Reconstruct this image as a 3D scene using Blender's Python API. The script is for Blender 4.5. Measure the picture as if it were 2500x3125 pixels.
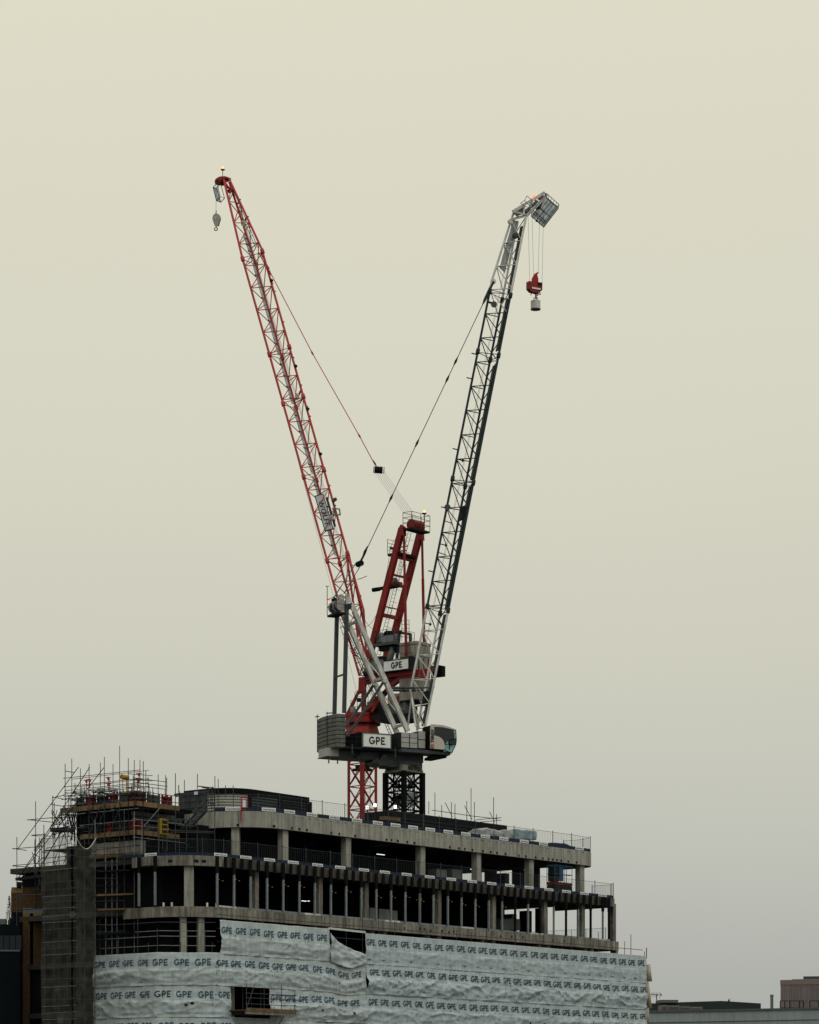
import bpy, bmesh, math, random
from mathutils import Vector, Matrix, noise
R_ = math.radians
random.seed(7)
scene = bpy.context.scene
for o in list(bpy.data.objects): bpy.data.objects.remove(o, do_unlink=True)
COL = scene.collection

# ---------------------------------------------------------------- camera
F, CX, HY, ZC = 9000.0, 1250.0, 3460.0, 9.0      # focal length and centre in photo pixels, eye height
cd = bpy.data.cameras.new('camera'); cam = bpy.data.objects.new('camera', cd); COL.objects.link(cam)
cd.sensor_fit = 'HORIZONTAL'; cd.sensor_width = 36.0; cd.lens = F / 2500.0 * 36.0
cd.shift_y = (HY - 1562.5) / 2500.0
cd.clip_start = 1.0; cd.clip_end = 6000.0
cam.location = (0, 0, ZC); cam.rotation_euler = (R_(90), 0, 0)
scene.camera = cam

# ---------------------------------------------------------------- sky: overcast, brighter towards the zenith
world = bpy.data.worlds.new('World'); scene.world = world; world.use_nodes = True
nt = world.node_tree; nt.nodes.clear()
def N(t, ty, **kw):
    n = t.nodes.new(ty)
    for k, v in kw.items(): setattr(n, k, v)
    return n
tc = N(nt, 'ShaderNodeTexCoord'); sx = N(nt, 'ShaderNodeSeparateXYZ'); nt.links.new(tc.outputs['Generated'], sx.inputs[0])
ramp = N(nt, 'ShaderNodeValToRGB'); cr = ramp.color_ramp
nz = N(nt, 'ShaderNodeTexNoise'); nz.inputs['Scale'].default_value = 3.0; nz.inputs['Detail'].default_value = 3.0
mpn = N(nt, 'ShaderNodeMapping'); mpn.inputs['Scale'].default_value = (1, 1, 2.5)
nt.links.new(tc.outputs['Generated'], mpn.inputs[0]); nt.links.new(mpn.outputs[0], nz.inputs['Vector'])
ma = N(nt, 'ShaderNodeMath', operation='MULTIPLY_ADD'); ma.inputs[1].default_value = 0.05
sb = N(nt, 'ShaderNodeMath', operation='ADD'); sb.inputs[1].default_value = -0.025
nt.links.new(nz.outputs['Fac'], ma.inputs[0]); nt.links.new(sx.outputs['Z'], ma.inputs[2]); nt.links.new(ma.outputs[0], sb.inputs[0])
nt.links.new(sb.outputs[0], ramp.inputs[0])
SKY = [(0.0, (.365, .375, .35)), (.05, (.43, .438, .407)), (.107, (.545, .548, .482)), (.165, (.615, .61, .513)), (.23, (.672, .66, .545)),
       (.36, (.732, .706, .572)), (1.0, (1.18, 1.18, 1.08))]
while len(cr.elements) < len(SKY): cr.elements.new(0.5)
for el, (p, c) in zip(cr.elements, SKY): el.position = p; el.color = (*c, 1)
bg = N(nt, 'ShaderNodeBackground'); bg.inputs['Strength'].default_value = 1.0
wo = N(nt, 'ShaderNodeOutputWorld'); nt.links.new(ramp.outputs[0], bg.inputs[0]); nt.links.new(bg.outputs[0], wo.inputs[0])

# ---------------------------------------------------------------- veiled sun behind the cloud
sd = bpy.data.lights.new('sun', 'SUN'); sd.energy = 0.6; sd.angle = R_(25); sd.color = (1.0, .985, .96)
sun = bpy.data.objects.new('sun', sd); COL.objects.link(sun)
sun.rotation_euler = (R_(38), 0, R_(28))
sun.location = (60, -60, 120)

vs = scene.view_settings; vs.view_transform = 'Standard'; vs.look = 'None'; vs.exposure = 0.0; vs.gamma = 1.0; vs.use_curve_mapping = False

# ---------------------------------------------------------------- materials
def mat(name, col, rough=.7, var=.25, scale=1.5, bump=0.0, metal=0.0, streak=0.0, rnd=.08, alt=None, emit=None, spec=.2, fine=0.0):
    m = bpy.data.materials.new(name); m.use_nodes = True; t = m.node_tree; b = t.nodes['Principled BSDF']
    b.inputs['Roughness'].default_value = rough; b.inputs['Metallic'].default_value = metal
    b.inputs['Specular IOR Level'].default_value = spec
    if emit:
        b.inputs['Base Color'].default_value = (*col, 1)
        b.inputs['Emission Color'].default_value = (*col, 1); b.inputs['Emission Strength'].default_value = emit; return m
    g = N(t, 'ShaderNodeNewGeometry'); n1 = N(t, 'ShaderNodeTexNoise'); n1.inputs['Scale'].default_value = scale; n1.inputs['Detail'].default_value = 6; n1.inputs['Roughness'].default_value = .65
    t.links.new(g.outputs['Position'], n1.inputs['Vector'])
    r1 = N(t, 'ShaderNodeValToRGB'); e = r1.color_ramp.elements; e[0].position = .32; e[1].position = .70
    a = alt or tuple(c * (1 - var) for c in col); e[0].color = (*a, 1); e[1].color = (*col, 1)
    t.links.new(n1.outputs['Fac'], r1.inputs[0]); out = r1.outputs[0]
    def mul(out, fac):
        mx = N(t, 'ShaderNodeMix', data_type='RGBA', blend_type='MULTIPLY'); mx.inputs[0].default_value = 1
        t.links.new(out, mx.inputs[6]); t.links.new(fac, mx.inputs[7]); return mx.outputs[2]
    if streak:
        mp = N(t, 'ShaderNodeMapping'); mp.inputs['Scale'].default_value = (2.2, 2.2, .22); t.links.new(g.outputs['Position'], mp.inputs[0])
        n2 = N(t, 'ShaderNodeTexNoise'); n2.inputs['Scale'].default_value = 1.6; n2.inputs['Detail'].default_value = 5; t.links.new(mp.outputs[0], n2.inputs['Vector'])
        r2 = N(t, 'ShaderNodeMapRange'); r2.inputs[1].default_value = .35; r2.inputs[2].default_value = .6; r2.inputs[3].default_value = 1 - streak; r2.inputs[4].default_value = 1
        t.links.new(n2.outputs['Fac'], r2.inputs[0]); out = mul(out, r2.outputs[0])
    if rnd:
        oi = N(t, 'ShaderNodeObjectInfo'); r3 = N(t, 'ShaderNodeMapRange'); r3.inputs[3].default_value = 1 - rnd; r3.inputs[4].default_value = 1 + rnd
        t.links.new(oi.outputs['Random'], r3.inputs[0]); out = mul(out, r3.outputs[0])
    if fine:
        n4 = N(t, 'ShaderNodeTexNoise'); n4.inputs['Scale'].default_value = 14; n4.inputs['Detail'].default_value = 4; t.links.new(g.outputs['Position'], n4.inputs['Vector'])
        r4 = N(t, 'ShaderNodeMapRange'); r4.inputs[1].default_value = .35; r4.inputs[2].default_value = .65; r4.inputs[3].default_value = 1 - fine; r4.inputs[4].default_value = 1 + fine * .3
        t.links.new(n4.outputs['Fac'], r4.inputs[0]); out = mul(out, r4.outputs[0])
    t.links.new(out, b.inputs['Base Color'])
    if bump:
        bp = N(t, 'ShaderNodeBump'); bp.inputs['Strength'].default_value = bump; bp.inputs['Distance'].default_value = .03
        t.links.new(n1.outputs['Fac'], bp.inputs['Height']); t.links.new(bp.outputs[0], b.inputs['Normal'])
    return m
M = {}
M['red'] = mat('red_paint', (.29, .020, .019), .5, .35, 1.2, rnd=.10, streak=.25)
M['redj'] = mat('skylit_red_jib_paint', (.43, .048, .046), .55, .25, 1.2, rnd=.10)  # lighter copy of the red; skylight on the jib put into the colour
M['board'] = mat('grey_jib_board', (.42, .465, .485), .6, .1, 1.0, rnd=.0)
M['navy'] = mat('dark_blue_paint', (.020, .031, .037), .55, .3, 2, spec=.15)
M['black'] = mat('black_paint', (.0045, .006, .007), .7, .3, 2, spec=.06)
M['white'] = mat('white_paint', (.66, .66, .62), .55, .30, 1.6, streak=.3)
M['white_clean'] = mat('white_board', (.72, .74, .73), .5, .08, 1.0, rnd=.02)
M['cream'] = mat('cream_panel', (.46, .44, .37), .5, .15, 1.0)
M['gsteel'] = mat('galvanised_steel', (.048, .060, .065), .6, .35, 3)
M['lsteel'] = mat('pale_steel', (.20, .235, .245), .5, .3, 3)
M['dsteel'] = mat('dark_steel', (.014, .018, .020), .7, .4, 3, spec=.1)
M['wire'] = mat('wire_rope', (.045, .05, .05), .6, .2, 4)
M['wire_far'] = mat('pale_wire_rope', (.16, .165, .16), .6, .2, 4)
M['grey'] = mat('grey_machine_paint', (.20, .22, .22), .5, .3, 1.5)
M['greyd'] = mat('dark_grey_machine_paint', (.06, .072, .075), .5, .3, 1.5)
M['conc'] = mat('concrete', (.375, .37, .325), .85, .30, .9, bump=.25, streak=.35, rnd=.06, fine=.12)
M['conc_d'] = mat('stained_and_shaded_concrete', (.31, .295, .25), .85, .55, .8, bump=.3, streak=.5, fine=.2)  # stains on beams; darker tone stands for shade on set-back columns
M['conc_w'] = mat('grey_counterweight_concrete', (.165, .17, .155), .85, .3, 1.4, bump=.3, streak=.3, fine=.15)
M['conc_b'] = mat('pale_counterweight_concrete', (.34, .325, .285), .85, .3, 1.0, bump=.3, streak=.4, fine=.1)
M['soffit'] = mat('shade_darkened_slab', (.05, .051, .048), .9, .4, .6, spec=.05)  # slab colour darkened to hold the shade of the deep floors
M['void'] = mat('interior_shade_wall', (.010, .012, .012), .9, .5, .5, spec=.03)  # near-black walls; unlit interior depth put into the colour
M['pocket'] = mat('recess_shade', (.012, .012, .011), .9, .4, 3)  # near-black colour painted for the shade in recesses
M['toe'] = mat('blue_toe_board', (.008, .021, .052), .6, .3, 1.5)
M['ply'] = mat('weathered_plywood', (.20, .135, .07), .8, .4, 1.2, streak=.3, rnd=.15)
M['rust'] = mat('red_formwork_paint', (.20, .022, .015), .7, .7, 2.0, streak=.5, rnd=.3)
M['redbr'] = mat('bright_red_plastic', (.36, .020, .022), .5, .3, 2)
M['yellow'] = mat('yellow_paint', (.42, .26, .02), .5, .25, 2)
M['ink'] = mat('black_ink', (.010, .016, .017), .6, .2, 2, rnd=.0)
M['ink_blue'] = mat('faded_blue_ink', (.030, .085, .135), .7, .3, .35, alt=(.020, .045, .060))
M['ink_dark'] = mat('dark_ink', (.030, .050, .058), .7, .3, 1.2)
M['ink_sign'] = mat('navy_ink', (.03, .06, .12), .7, .2, 2)
M['green'] = mat('green_dot', (.12, .42, .30), .6, .1, 2)
M['brick'] = mat('brown_brick', (.085, .050, .024), .9, .5, 5, rnd=.0, fine=.4)
M['brick_d'] = mat('dark_slate_cladding', (.006, .009, .011), .8, .3, 1, spec=.05)
M['stone'] = mat('yellow_stone', (.16, .105, .04), .85, .3, 2)
M['render_g'] = mat('grey_render', (.27, .315, .325), .8, .10, .25, streak=.12)
M['roof_d'] = mat('dark_roof_felt', (.022, .030, .031), .8, .3, .3)
M['tan'] = mat('tan_cladding', (.17, .15, .125), .8, .2, .5)
M['terra'] = mat('hazed_terracotta_fins', (.17, .15, .147), .8, .2, .3, rnd=.12)  # fin colour greyed to hold the distance haze
M['glass_b'] = mat('hazed_blue_grey_glazing', (.15, .18, .19), .3, .2, .2)  # tower glazing, with distance haze mixed into its colour
M['blue'] = mat('bright_blue_paint', (.014, .075, .15), .5, .3, 2)
M['bluebag'] = mat('blue_printed_wrap', (.05, .16, .22), .5, .5, 2.5, alt=(.35, .4, .4))
M['wrap'] = mat('white_plastic_wrap', (.42, .45, .45), .35, .3, 3)
M['roll'] = mat('beige_rolled_sheet', (.42, .38, .28), .7, .3, 2)
M['lamp_o'] = mat('orange_beacon', (1.0, .42, .17), emit=1.7)
M['lamp_r'] = mat('red_beacon', (1.0, .12, .05), emit=3.5)
M['lamp_w'] = mat('white_floodlight', (1.0, .98, .88), emit=1.6)
M['tube_l'] = mat('fluorescent_tube', (.9, 1.0, .98), emit=1.2)
M['asphalt'] = mat('asphalt', (.05, .05, .05), .9, .3, .2)
M['conc_k'] = mat('dark_beam_concrete', (.115, .105, .088), .9, .5, .8, bump=.3, streak=.5, fine=.2)  # darker concrete for the straight run of the terrace edge beam
M['cabw'] = mat('pale_cabinet_paint', (.36, .36, .335), .5, .15, 1.0)
M['collar'] = mat('shaded_collar_paint', (.24, .23, .19), .8, .3, 1.5, streak=.3)  # collar colour darkened to hold the shadow of the platform above
M['lead'] = mat('grey_lead', (.10, .115, .125), .7, .2, 1)
def glassmat(name, col, tr):
    m = bpy.data.materials.new(name); m.use_nodes = True; t = m.node_tree; t.nodes.clear()
    o = N(t, 'ShaderNodeOutputMaterial'); mx = N(t, 'ShaderNodeMixShader'); mx.inputs[0].default_value = tr
    gl = N(t, 'ShaderNodeBsdfPrincipled'); gl.inputs['Base Color'].default_value = (*col, 1); gl.inputs['Roughness'].default_value = .15
    tr_ = N(t, 'ShaderNodeBsdfTransparent'); tr_.inputs[0].default_value = (.55, .72, .72, 1)
    t.links.new(gl.outputs[0], mx.inputs[1]); t.links.new(tr_.outputs[0], mx.inputs[2]); t.links.new(mx.outputs[0], o.inputs[0]); return m
M['glass'] = glassmat('dark_tinted_glass', (.012, .018, .022), .18)
M['glass_c'] = glassmat('pale_green_glass', (.10, .17, .18), .75)
def netmat(name, col, hole, freq):
    m = bpy.data.materials.new(name); m.use_nodes = True; t = m.node_tree; t.nodes.clear()
    o = N(t, 'ShaderNodeOutputMaterial'); mx = N(t, 'ShaderNodeMixShader')
    d = N(t, 'ShaderNodeBsdfDiffuse'); d.inputs[0].default_value = (*col, 1); tl = N(t, 'ShaderNodeBsdfTranslucent'); tl.inputs[0].default_value = (*col, 1)
    m2 = N(t, 'ShaderNodeMixShader'); m2.inputs[0].default_value = .35; t.links.new(d.outputs[0], m2.inputs[1]); t.links.new(tl.outputs[0], m2.inputs[2])
    tr = N(t, 'ShaderNodeBsdfTransparent'); g = N(t, 'ShaderNodeNewGeometry'); n = N(t, 'ShaderNodeTexNoise'); n.inputs['Scale'].default_value = freq; n.inputs['Detail'].default_value = 4
    t.links.new(g.outputs['Position'], n.inputs['Vector']); r = N(t, 'ShaderNodeMapRange'); r.inputs[1].default_value = .3; r.inputs[2].default_value = .7
    r.inputs[3].default_value = max(0, hole - .22); r.inputs[4].default_value = min(1, hole + .22); t.links.new(n.outputs['Fac'], r.inputs[0]); t.links.new(r.outputs[0], mx.inputs[0])
    t.links.new(m2.outputs[0], mx.inputs[1]); t.links.new(tr.outputs[0], mx.inputs[2]); t.links.new(mx.outputs[0], o.inputs[0]); return m
M['net'] = netmat('brown_debris_netting', (.105, .105, .092), .62, 1.2)
M['guard'] = netmat('blue_grey_mesh_cladding', (.42, .50, .54), .32, 2.0)
M['grating'] = netmat('pale_walkway_grating', (.40, .45, .46), .30, 3.0)
M['banner'] = netmat('grey_mesh_banner', (.36, .37, .37), .12, 2.0)
def sheetmat(name, col, dirt):
    m = mat(name, col, .48, .12, .6, alt=dirt, rnd=.04, streak=.18); t = m.node_tree; b = t.nodes['Principled BSDF']
    o = [n for n in t.nodes if n.type == 'OUTPUT_MATERIAL'][0]
    tl = N(t, 'ShaderNodeBsdfTranslucent'); tl.inputs[0].default_value = (.5, .5, .48, 1); mx = N(t, 'ShaderNodeMixShader'); mx.inputs[0].default_value = .15
    t.links.new(b.outputs[0], mx.inputs[1]); t.links.new(tl.outputs[0], mx.inputs[2]); t.links.new(mx.outputs[0], o.inputs[0]); return m
M['sheet'] = sheetmat('white_sheeting', (.475, .57, .605), (.41, .49, .525))
M['sheet_old'] = sheetmat('weathered_white_sheeting', (.52, .60, .625), (.40, .465, .485))
M['sheet_band'] = sheetmat('sheeting_seam', (.68, .73, .72), (.54, .575, .56))

M['blueband'] = sheetmat('faded_blue_print_band', (.36, .46, .54), (.40, .47, .50))

# ---------------------------------------------------------------- mesh helpers
ORG = {}
V = Vector
def empty(name, loc, label, cat, group=None):
    o = bpy.data.objects.new(name, None); COL.objects.link(o); o.empty_display_size = .5
    o.location = loc; ORG[o] = V(loc); tag(o, label, cat, group); return o
def tag(o, label=None, cat=None, group=None, kind=None):
    if label: o['label'] = label
    if cat: o['category'] = cat
    if group: o['group'] = group
    if kind: o['kind'] = kind
    return o
def link(o, par, org=None):
    COL.objects.link(o)
    if par is not None: o.parent = par
    return o
class MB:
    def __init__(s): s.v = []; s.f = []
    def add(s, vs, fs):
        b = len(s.v); s.v += [V(x) for x in vs]; s.f += [tuple(i + b for i in f) for f in fs]; return s
    def box(s, c, ax, ay, az):
        c, ax, ay, az = V(c), V(ax), V(ay), V(az)
        vs = [c + i * ax + j * ay + k * az for k in (-1, 1) for j in (-1, 1) for i in (-1, 1)]
        return s.add(vs, [(0, 2, 3, 1), (4, 5, 7, 6), (0, 1, 5, 4), (2, 6, 7, 3), (0, 4, 6, 2), (1, 3, 7, 5)])
    def bar(s, p, q, w, h, up=(0, 0, 1)):
        p, q = V(p), V(q); a = (q - p); u = V(up)
        x = a.cross(u)
        if x.length < 1e-6: x = a.cross(V((1, 0, 0)))
        x.normalize(); y = x.cross(a).normalized()
        return s.box((p + q) / 2, x * w / 2, y * h / 2, a / 2)
    def tube(s, p, q, r, n=8, r2=None, caps=True):
        p, q = V(p), V(q); a = (q - p).normalized(); x = a.orthogonal().normalized(); y = a.cross(x); r2 = r if r2 is None else r2
        vs = [c + (x * math.cos(2 * math.pi * i / n) + y * math.sin(2 * math.pi * i / n)) * rr for c, rr in ((p, r), (q, r2)) for i in range(n)]
        fs = [(i, (i + 1) % n, n + (i + 1) % n, n + i) for i in range(n)]
        if caps: fs += [tuple(reversed(range(n))), tuple(range(n, 2 * n))]
        return s.add(vs, fs)
    def prism(s, pts, d):
        n = len(pts); d = V(d); vs = [V(p) for p in pts] + [V(p) + d for p in pts]
        return s.add(vs, [(i, (i + 1) % n, n + (i + 1) % n, n + i) for i in range(n)] + [tuple(reversed(range(n))), tuple(range(n, 2 * n))])
    def build(s, name, m, par=None, smooth=False, bevel=0):
        me = bpy.data.meshes.new(name); org = ORG[par] if par is not None else V((0, 0, 0))
        me.from_pydata([tuple(x - org) for x in s.v], [], s.f)
        bm = bmesh.new(); bm.from_mesh(me); bmesh.ops.recalc_face_normals(bm, faces=bm.faces)
        if bevel: bmesh.ops.bevel(bm, geom=[e for e in bm.edges], offset=bevel, segments=1, affect='EDGES', profile=.5, clamp_overlap=True)
        bm.to_mesh(me); bm.free()
        me.materials.append(m)
        if smooth:
            for p in me.polygons: p.use_smooth = True
        o = bpy.data.objects.new(name, me)
        if par is None and s.v:
            lo = V((sum(v.x for v in s.v) / len(s.v), sum(v.y for v in s.v) / len(s.v), min(v.z for v in s.v)))
            me.transform(Matrix.Translation(-lo)); o.location = lo; ORG[o] = lo
        else: ORG[o] = org
        return link(o, par)
_unit = {}
def unit(shape, m):
    k = (shape, m.name)
    if k in _unit: return _unit[k]
    b = MB()
    if shape == 'tube': b.tube((0, 0, 0), (0, 0, 1), 1, 8)
    elif shape == 'bar': b.box((0, 0, .5), (.5, 0, 0), (0, .5, 0), (0, 0, .5))
    me = bpy.data.meshes.new(shape); me.from_pydata([tuple(x) for x in b.v], [], b.f); me.materials.append(m)
    bm = bmesh.new(); bm.from_mesh(me); bmesh.ops.recalc_face_normals(bm, faces=bm.faces); bm.to_mesh(me); bm.free()
    if shape == 'tube':
        for p in me.polygons: p.use_smooth = len(p.vertices) == 4
    _unit[k] = me; return me
def put(name, me, mtx, par):
    o = bpy.data.objects.new(name, me); link(o, par)
    o.matrix_basis = Matrix.Translation(-(ORG[par] if par is not None else V((0, 0, 0)))) @ mtx
    return o
def frame(p, x, y, z):
    m = Matrix.Identity(4)
    for i in range(3): m[i][0], m[i][1], m[i][2], m[i][3] = x[i], y[i], z[i], p[i]
    return m
def stick(name, p, q, r, m, par):
    p, q = V(p), V(q); a = q - p; x = a.orthogonal().normalized(); y = a.normalized().cross(x)
    return put(name, unit('tube', m), frame(p, x * r, y * r, a), par)
def bar(name, p, q, w, h, m, par, up=(0, 0, 1)):
    p, q = V(p), V(q); a = q - p; x = a.cross(V(up))
    if x.length < 1e-6: x = a.cross(V((1, 0, 0)))
    x.normalize(); y = x.cross(a).normalized()
    return put(name, unit('bar', m), frame(p, x * w, y * h, a), par)

# ---------------------------------------------------------------- measuring helpers: real vertical planes seen through the camera
class Plane:
    def __init__(s, O, d): s.O = V((O[0], O[1])); s.d = V((d[0], d[1])).normalized(); s.n = V((-s.d.y, s.d.x)); s.n = s.n if s.n.y > 0 else -s.n   # n points away from the camera
    def off(s, k): return Plane(s.O - s.n * k, s.d)               # k > 0 : nearer
    def pt(s, c):
        u, v = (c[0] - CX) / F, (HY - c[1]) / F
        t = s.O.dot(s.n) / (u * s.n.x + s.n.y)
        return V((u * t, t, ZC + v * t))
    def s(s, px): return (s.pt((px, 0)).xy - s.O).dot(s.d)
    def at(s, k, z): p = s.O + s.d * k; return V((p.x, p.y, z))
    @property
    def back(s): return V((s.n.x, s.n.y, 0))
    @property
    def right(s):
        d = s.d if s.d.x > 0 else -s.d
        return V((d.x, d.y, 0))
def at(px, py, d): return V(((px - CX) / F * d, d, ZC + (HY - py) / F * d))
def crop(x0, y0, k): return lambda x, y: (x0 + x * k, y0 + y * k)
C1 = crop(600, 480, .23188); C2 = crop(1400, 560, .23188); C3 = crop(900, 1400, .28986); C4 = crop(950, 1700, .26087)
C5 = crop(940, 2050, .27826); C6 = crop(0, 2250, .4058); C7 = crop(600, 2300, .4058); C8 = crop(1200, 2350, .46377)
D1 = crop(0, 2650, .4058); D2 = crop(600, 2700, .4058); D3 = crop(1200, 2750, .46377); D4 = crop(1900, 2700, .34783)
D5 = crop(1200, 1500, .23188); D6 = crop(1350, 1000, .27826); D7 = crop(750, 900, .23188); D8 = crop(1100, 1900, .17391)
E1 = crop(40, 2260, .22029); E2 = crop(380, 2320, .22029); E3 = crop(960, 2130, .16232); E4 = crop(1220, 2150, .11594); E5 = crop(1500, 2440, .23188); E6 = crop(970, 1780, .11594)

# ---------------------------------------------------------------- lettering
def arcq(cx, cy, ro, ri, a0, a1, n):
    q = []
    for i in range(n):
        t0, t1 = R_(a0 + (a1 - a0) * i / n), R_(a0 + (a1 - a0) * (i + 1) / n)
        q.append([(cx + ro * math.cos(t0), cy + ro * math.sin(t0)), (cx + ro * math.cos(t1), cy + ro * math.sin(t1)),
                  (cx + ri * math.cos(t1), cy + ri * math.sin(t1)), (cx + ri * math.cos(t0), cy + ri * math.sin(t0))])
    return q
def rectq(x0, y0, x1, y1, nx=1, ny=1):
    q = []
    for i in range(nx):
        for j in range(ny):
            a, b = x0 + (x1 - x0) * i / nx, x0 + (x1 - x0) * (i + 1) / nx; c, d = y0 + (y1 - y0) * j / ny, y0 + (y1 - y0) * (j + 1) / ny
            q.append([(a, c), (b, c), (b, d), (a, d)])
    return q
scene.render.filter_size = 1.15
def reparent(part, *kids):
    for k in kids: k.parent = part
def word_gpe(dot=True, w=.19):
    q = arcq(.50, .5, .51, .51 - w, 42, 352, 18) + rectq(.52, .36, 1.0 - .5 * w, .36 + w * .85, 2, 1) + rectq(1.0 - w, .20, 1.0, .36 + w * .85, 1, 2)
    x = 1.16; q += rectq(x, 0, x + w, 1, 1, 4) + rectq(x + w, 1 - w, x + .40, 1, 1, 1) + rectq(x + w, .36, x + .40, .36 + w, 1, 1) + arcq(x + .40, .68, .32, .32 - w, -90, 90, 8)
    x = 2.02; q += rectq(x, 0, x + w, 1, 1, 4) + rectq(x + w, 1 - w, x + .66, 1, 2, 1) + rectq(x + w, .5 - w / 2, x + .60, .5 + w / 2, 2, 1) + rectq(x + w, 0, x + .66, w, 2, 1)
    if dot: q += arcq(2.86, .10, .10, .0, 0, 360, 8)
    return q
GPE_W = 2.68
_txt = {}
def text_mesh(s, m, weight=.0):
    k = (s, m.name, weight)
    if k in _txt: return _txt[k]
    cu = bpy.data.curves.new('lettering', 'FONT'); cu.body = s; cu.size = 1.0; cu.align_x = 'CENTER'; cu.align_y = 'CENTER'; cu.offset = weight; cu.resolution_u = 2; cu.extrude = .004
    o = bpy.data.objects.new('lettering', cu); COL.objects.link(o); bpy.context.view_layer.update()
    me = bpy.data.meshes.new_from_object(o.evaluated_get(bpy.context.evaluated_depsgraph_get())); bpy.data.objects.remove(o, do_unlink=True)
    xs = [v.co.x for v in me.vertices]; ys = [v.co.y for v in me.vertices]; w, h = max(xs) - min(xs), max(ys) - min(ys); cx, cy = (max(xs) + min(xs)) / 2, (max(ys) + min(ys)) / 2
    for v in me.vertices: v.co = V(((v.co.x - cx) / w, (v.co.y - cy) / h, v.co.z))
    me.materials.clear(); me.materials.append(m); _txt[k] = me; return me
def text_on(s, c, right, up, w, h, m, par, weight=.02, name='lettering'):
    right, up = V(right).normalized(), V(up).normalized()
    return put(name, text_mesh(s, m, weight), frame(V(c), right * w, up * h, right.cross(up)), par)
def gpe_flat(c, right, up, h, m, par, dot=None, wgt=.19, kx=1.0):
    right, up = V(right).normalized(), V(up).normalized(); nrm = right.cross(up); c = V(c)
    def mk(qs, mm, nm):
        b = MB()
        for q in qs:
            if dot and 0: pass
            b.prism([c + right * (x - GPE_W / 2) * h * kx + up * (y - .5) * h for x, y in q], nrm * .006)
        return b.build(nm, mm, par)
    mk(word_gpe(False, wgt), m, 'lettering'); mk(arcq(2.86, .10, .10, .0, 0, 360, 8), dot or m, 'lettering_dot')
# ================================================================ the setting
g = MB(); g.add([(-3000, -500, 0), (3000, -500, 0), (3000, 5000, 0), (-3000, 5000, 0)], [(0, 1, 2, 3)])
tag(g.build('ground', M['asphalt']), kind='structure')

# facade frame: e runs along the long front (right and away), nn points out of it
EA = math.atan2(7410, 9000)
e2 = V((math.sin(EA), math.cos(EA))); n2 = V((math.cos(EA), -math.sin(EA)))
FO = V(((1200 - CX) / F * 240, 240.0))
FP = Plane(FO, e2)                                # plane of the level B edge; .off(o) moves it out
E3d = V((e2.x, e2.y, 0)); N3d = V((n2.x, n2.y, 0)); UP = V((0, 0, 1))
def loc(s, o, z): p = FO + e2 * s + n2 * o; return V((p.x, p.y, z))
def s_px(px, o=0): return FP.off(o).s(px)
def z_px(px, py, o=0): return FP.off(o).pt((px, py)).z
class Path:                                       # plan outline: side face, rounded corner, long front, rounded right end
    def __init__(s, sL, sR, R, Rr, side=16., W=22., o0=0.): s.sL, s.sR, s.R, s.Rr, s.side, s.W, s.o0 = sL, sR, R, Rr, side, W, o0
    def p(s, t, o):                               # t = 0 where the straight front starts; lengths of the o = 0 line
        if t >= 0:
            L = s.sR - s.Rr - s.sL
            if t <= L: return loc(s.sL + t, o, 0).xy, n2.copy()
            a = (t - L) / s.Rr; c = FO + e2 * (s.sR - s.Rr) + n2 * (s.o0 - s.Rr); q = o - s.o0
            if a <= math.pi / 2:
                n = n2 * math.cos(a) + e2 * math.sin(a); return c + n * (s.Rr + q), n
            return c + e2 * (s.Rr + q) - n2 * ((a - math.pi / 2) * s.Rr), e2.copy()
        c = FO + e2 * s.sL + n2 * (s.o0 - s.R); a = -t / s.R; q = o - s.o0
        if a <= math.pi / 2:
            n = n2 * math.cos(a) - e2 * math.sin(a); return c + n * (s.R + q), n
        return c - e2 * (s.R + q) - n2 * ((a - math.pi / 2) * s.R), -e2
    def poly(s, o):
        ts = []
        tl = -(s.R * math.pi / 2) - s.side; ts.append(tl)
        ts += [-s.R * math.pi / 2 * (1 - i / 14) for i in range(14)] + [0]
        L = s.sR - s.Rr - s.sL; ts += [L + s.Rr * math.pi / 2 * i / 6 for i in range(7)]; ts.append(L + s.Rr * math.pi / 2 + s.W)
        return [s.p(t, o)[0] for t in ts]
    def end(s): return s.sR - s.Rr - s.sL + s.Rr * math.pi / 2
oA = -2.2
sLB = s_px(690, 0); sRB = s_px(1877, 0) + .64
PB = Path(sLB, sRB, 4.0, 1.0)
PC = Path(sLB, s_px(1893, .15) , 4.0, .25)
PA = Path(s_px(860, oA), s_px(1806, oA) + 1.41, 4.0, 2.2, side=11., W=17., o0=oA)
zA, zAb = z_px(1200, 2524, oA), z_px(1200, 2571, oA)
zB, zBb = z_px(1200, 2670), z_px(1200, 2699)
zC, zCb = z_px(1200, 2815), z_px(1200, 2845)
FL = zB - zC
bld = empty('concrete_office_building', loc(0, -8, 0), 'unfinished concrete office block with rounded corner and open dark floors', 'building')
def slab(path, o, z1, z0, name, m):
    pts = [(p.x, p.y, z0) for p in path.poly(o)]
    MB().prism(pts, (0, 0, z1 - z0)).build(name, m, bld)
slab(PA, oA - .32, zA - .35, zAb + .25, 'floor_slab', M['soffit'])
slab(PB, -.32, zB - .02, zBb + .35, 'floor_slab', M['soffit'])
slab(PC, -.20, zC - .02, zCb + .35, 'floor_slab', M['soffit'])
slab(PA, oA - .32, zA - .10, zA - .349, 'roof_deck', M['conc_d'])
for k in range(1, 7): slab(PC, -.2, zC - FL * k, zC - FL * k - .4, 'floor_slab', M['soffit'])
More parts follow.
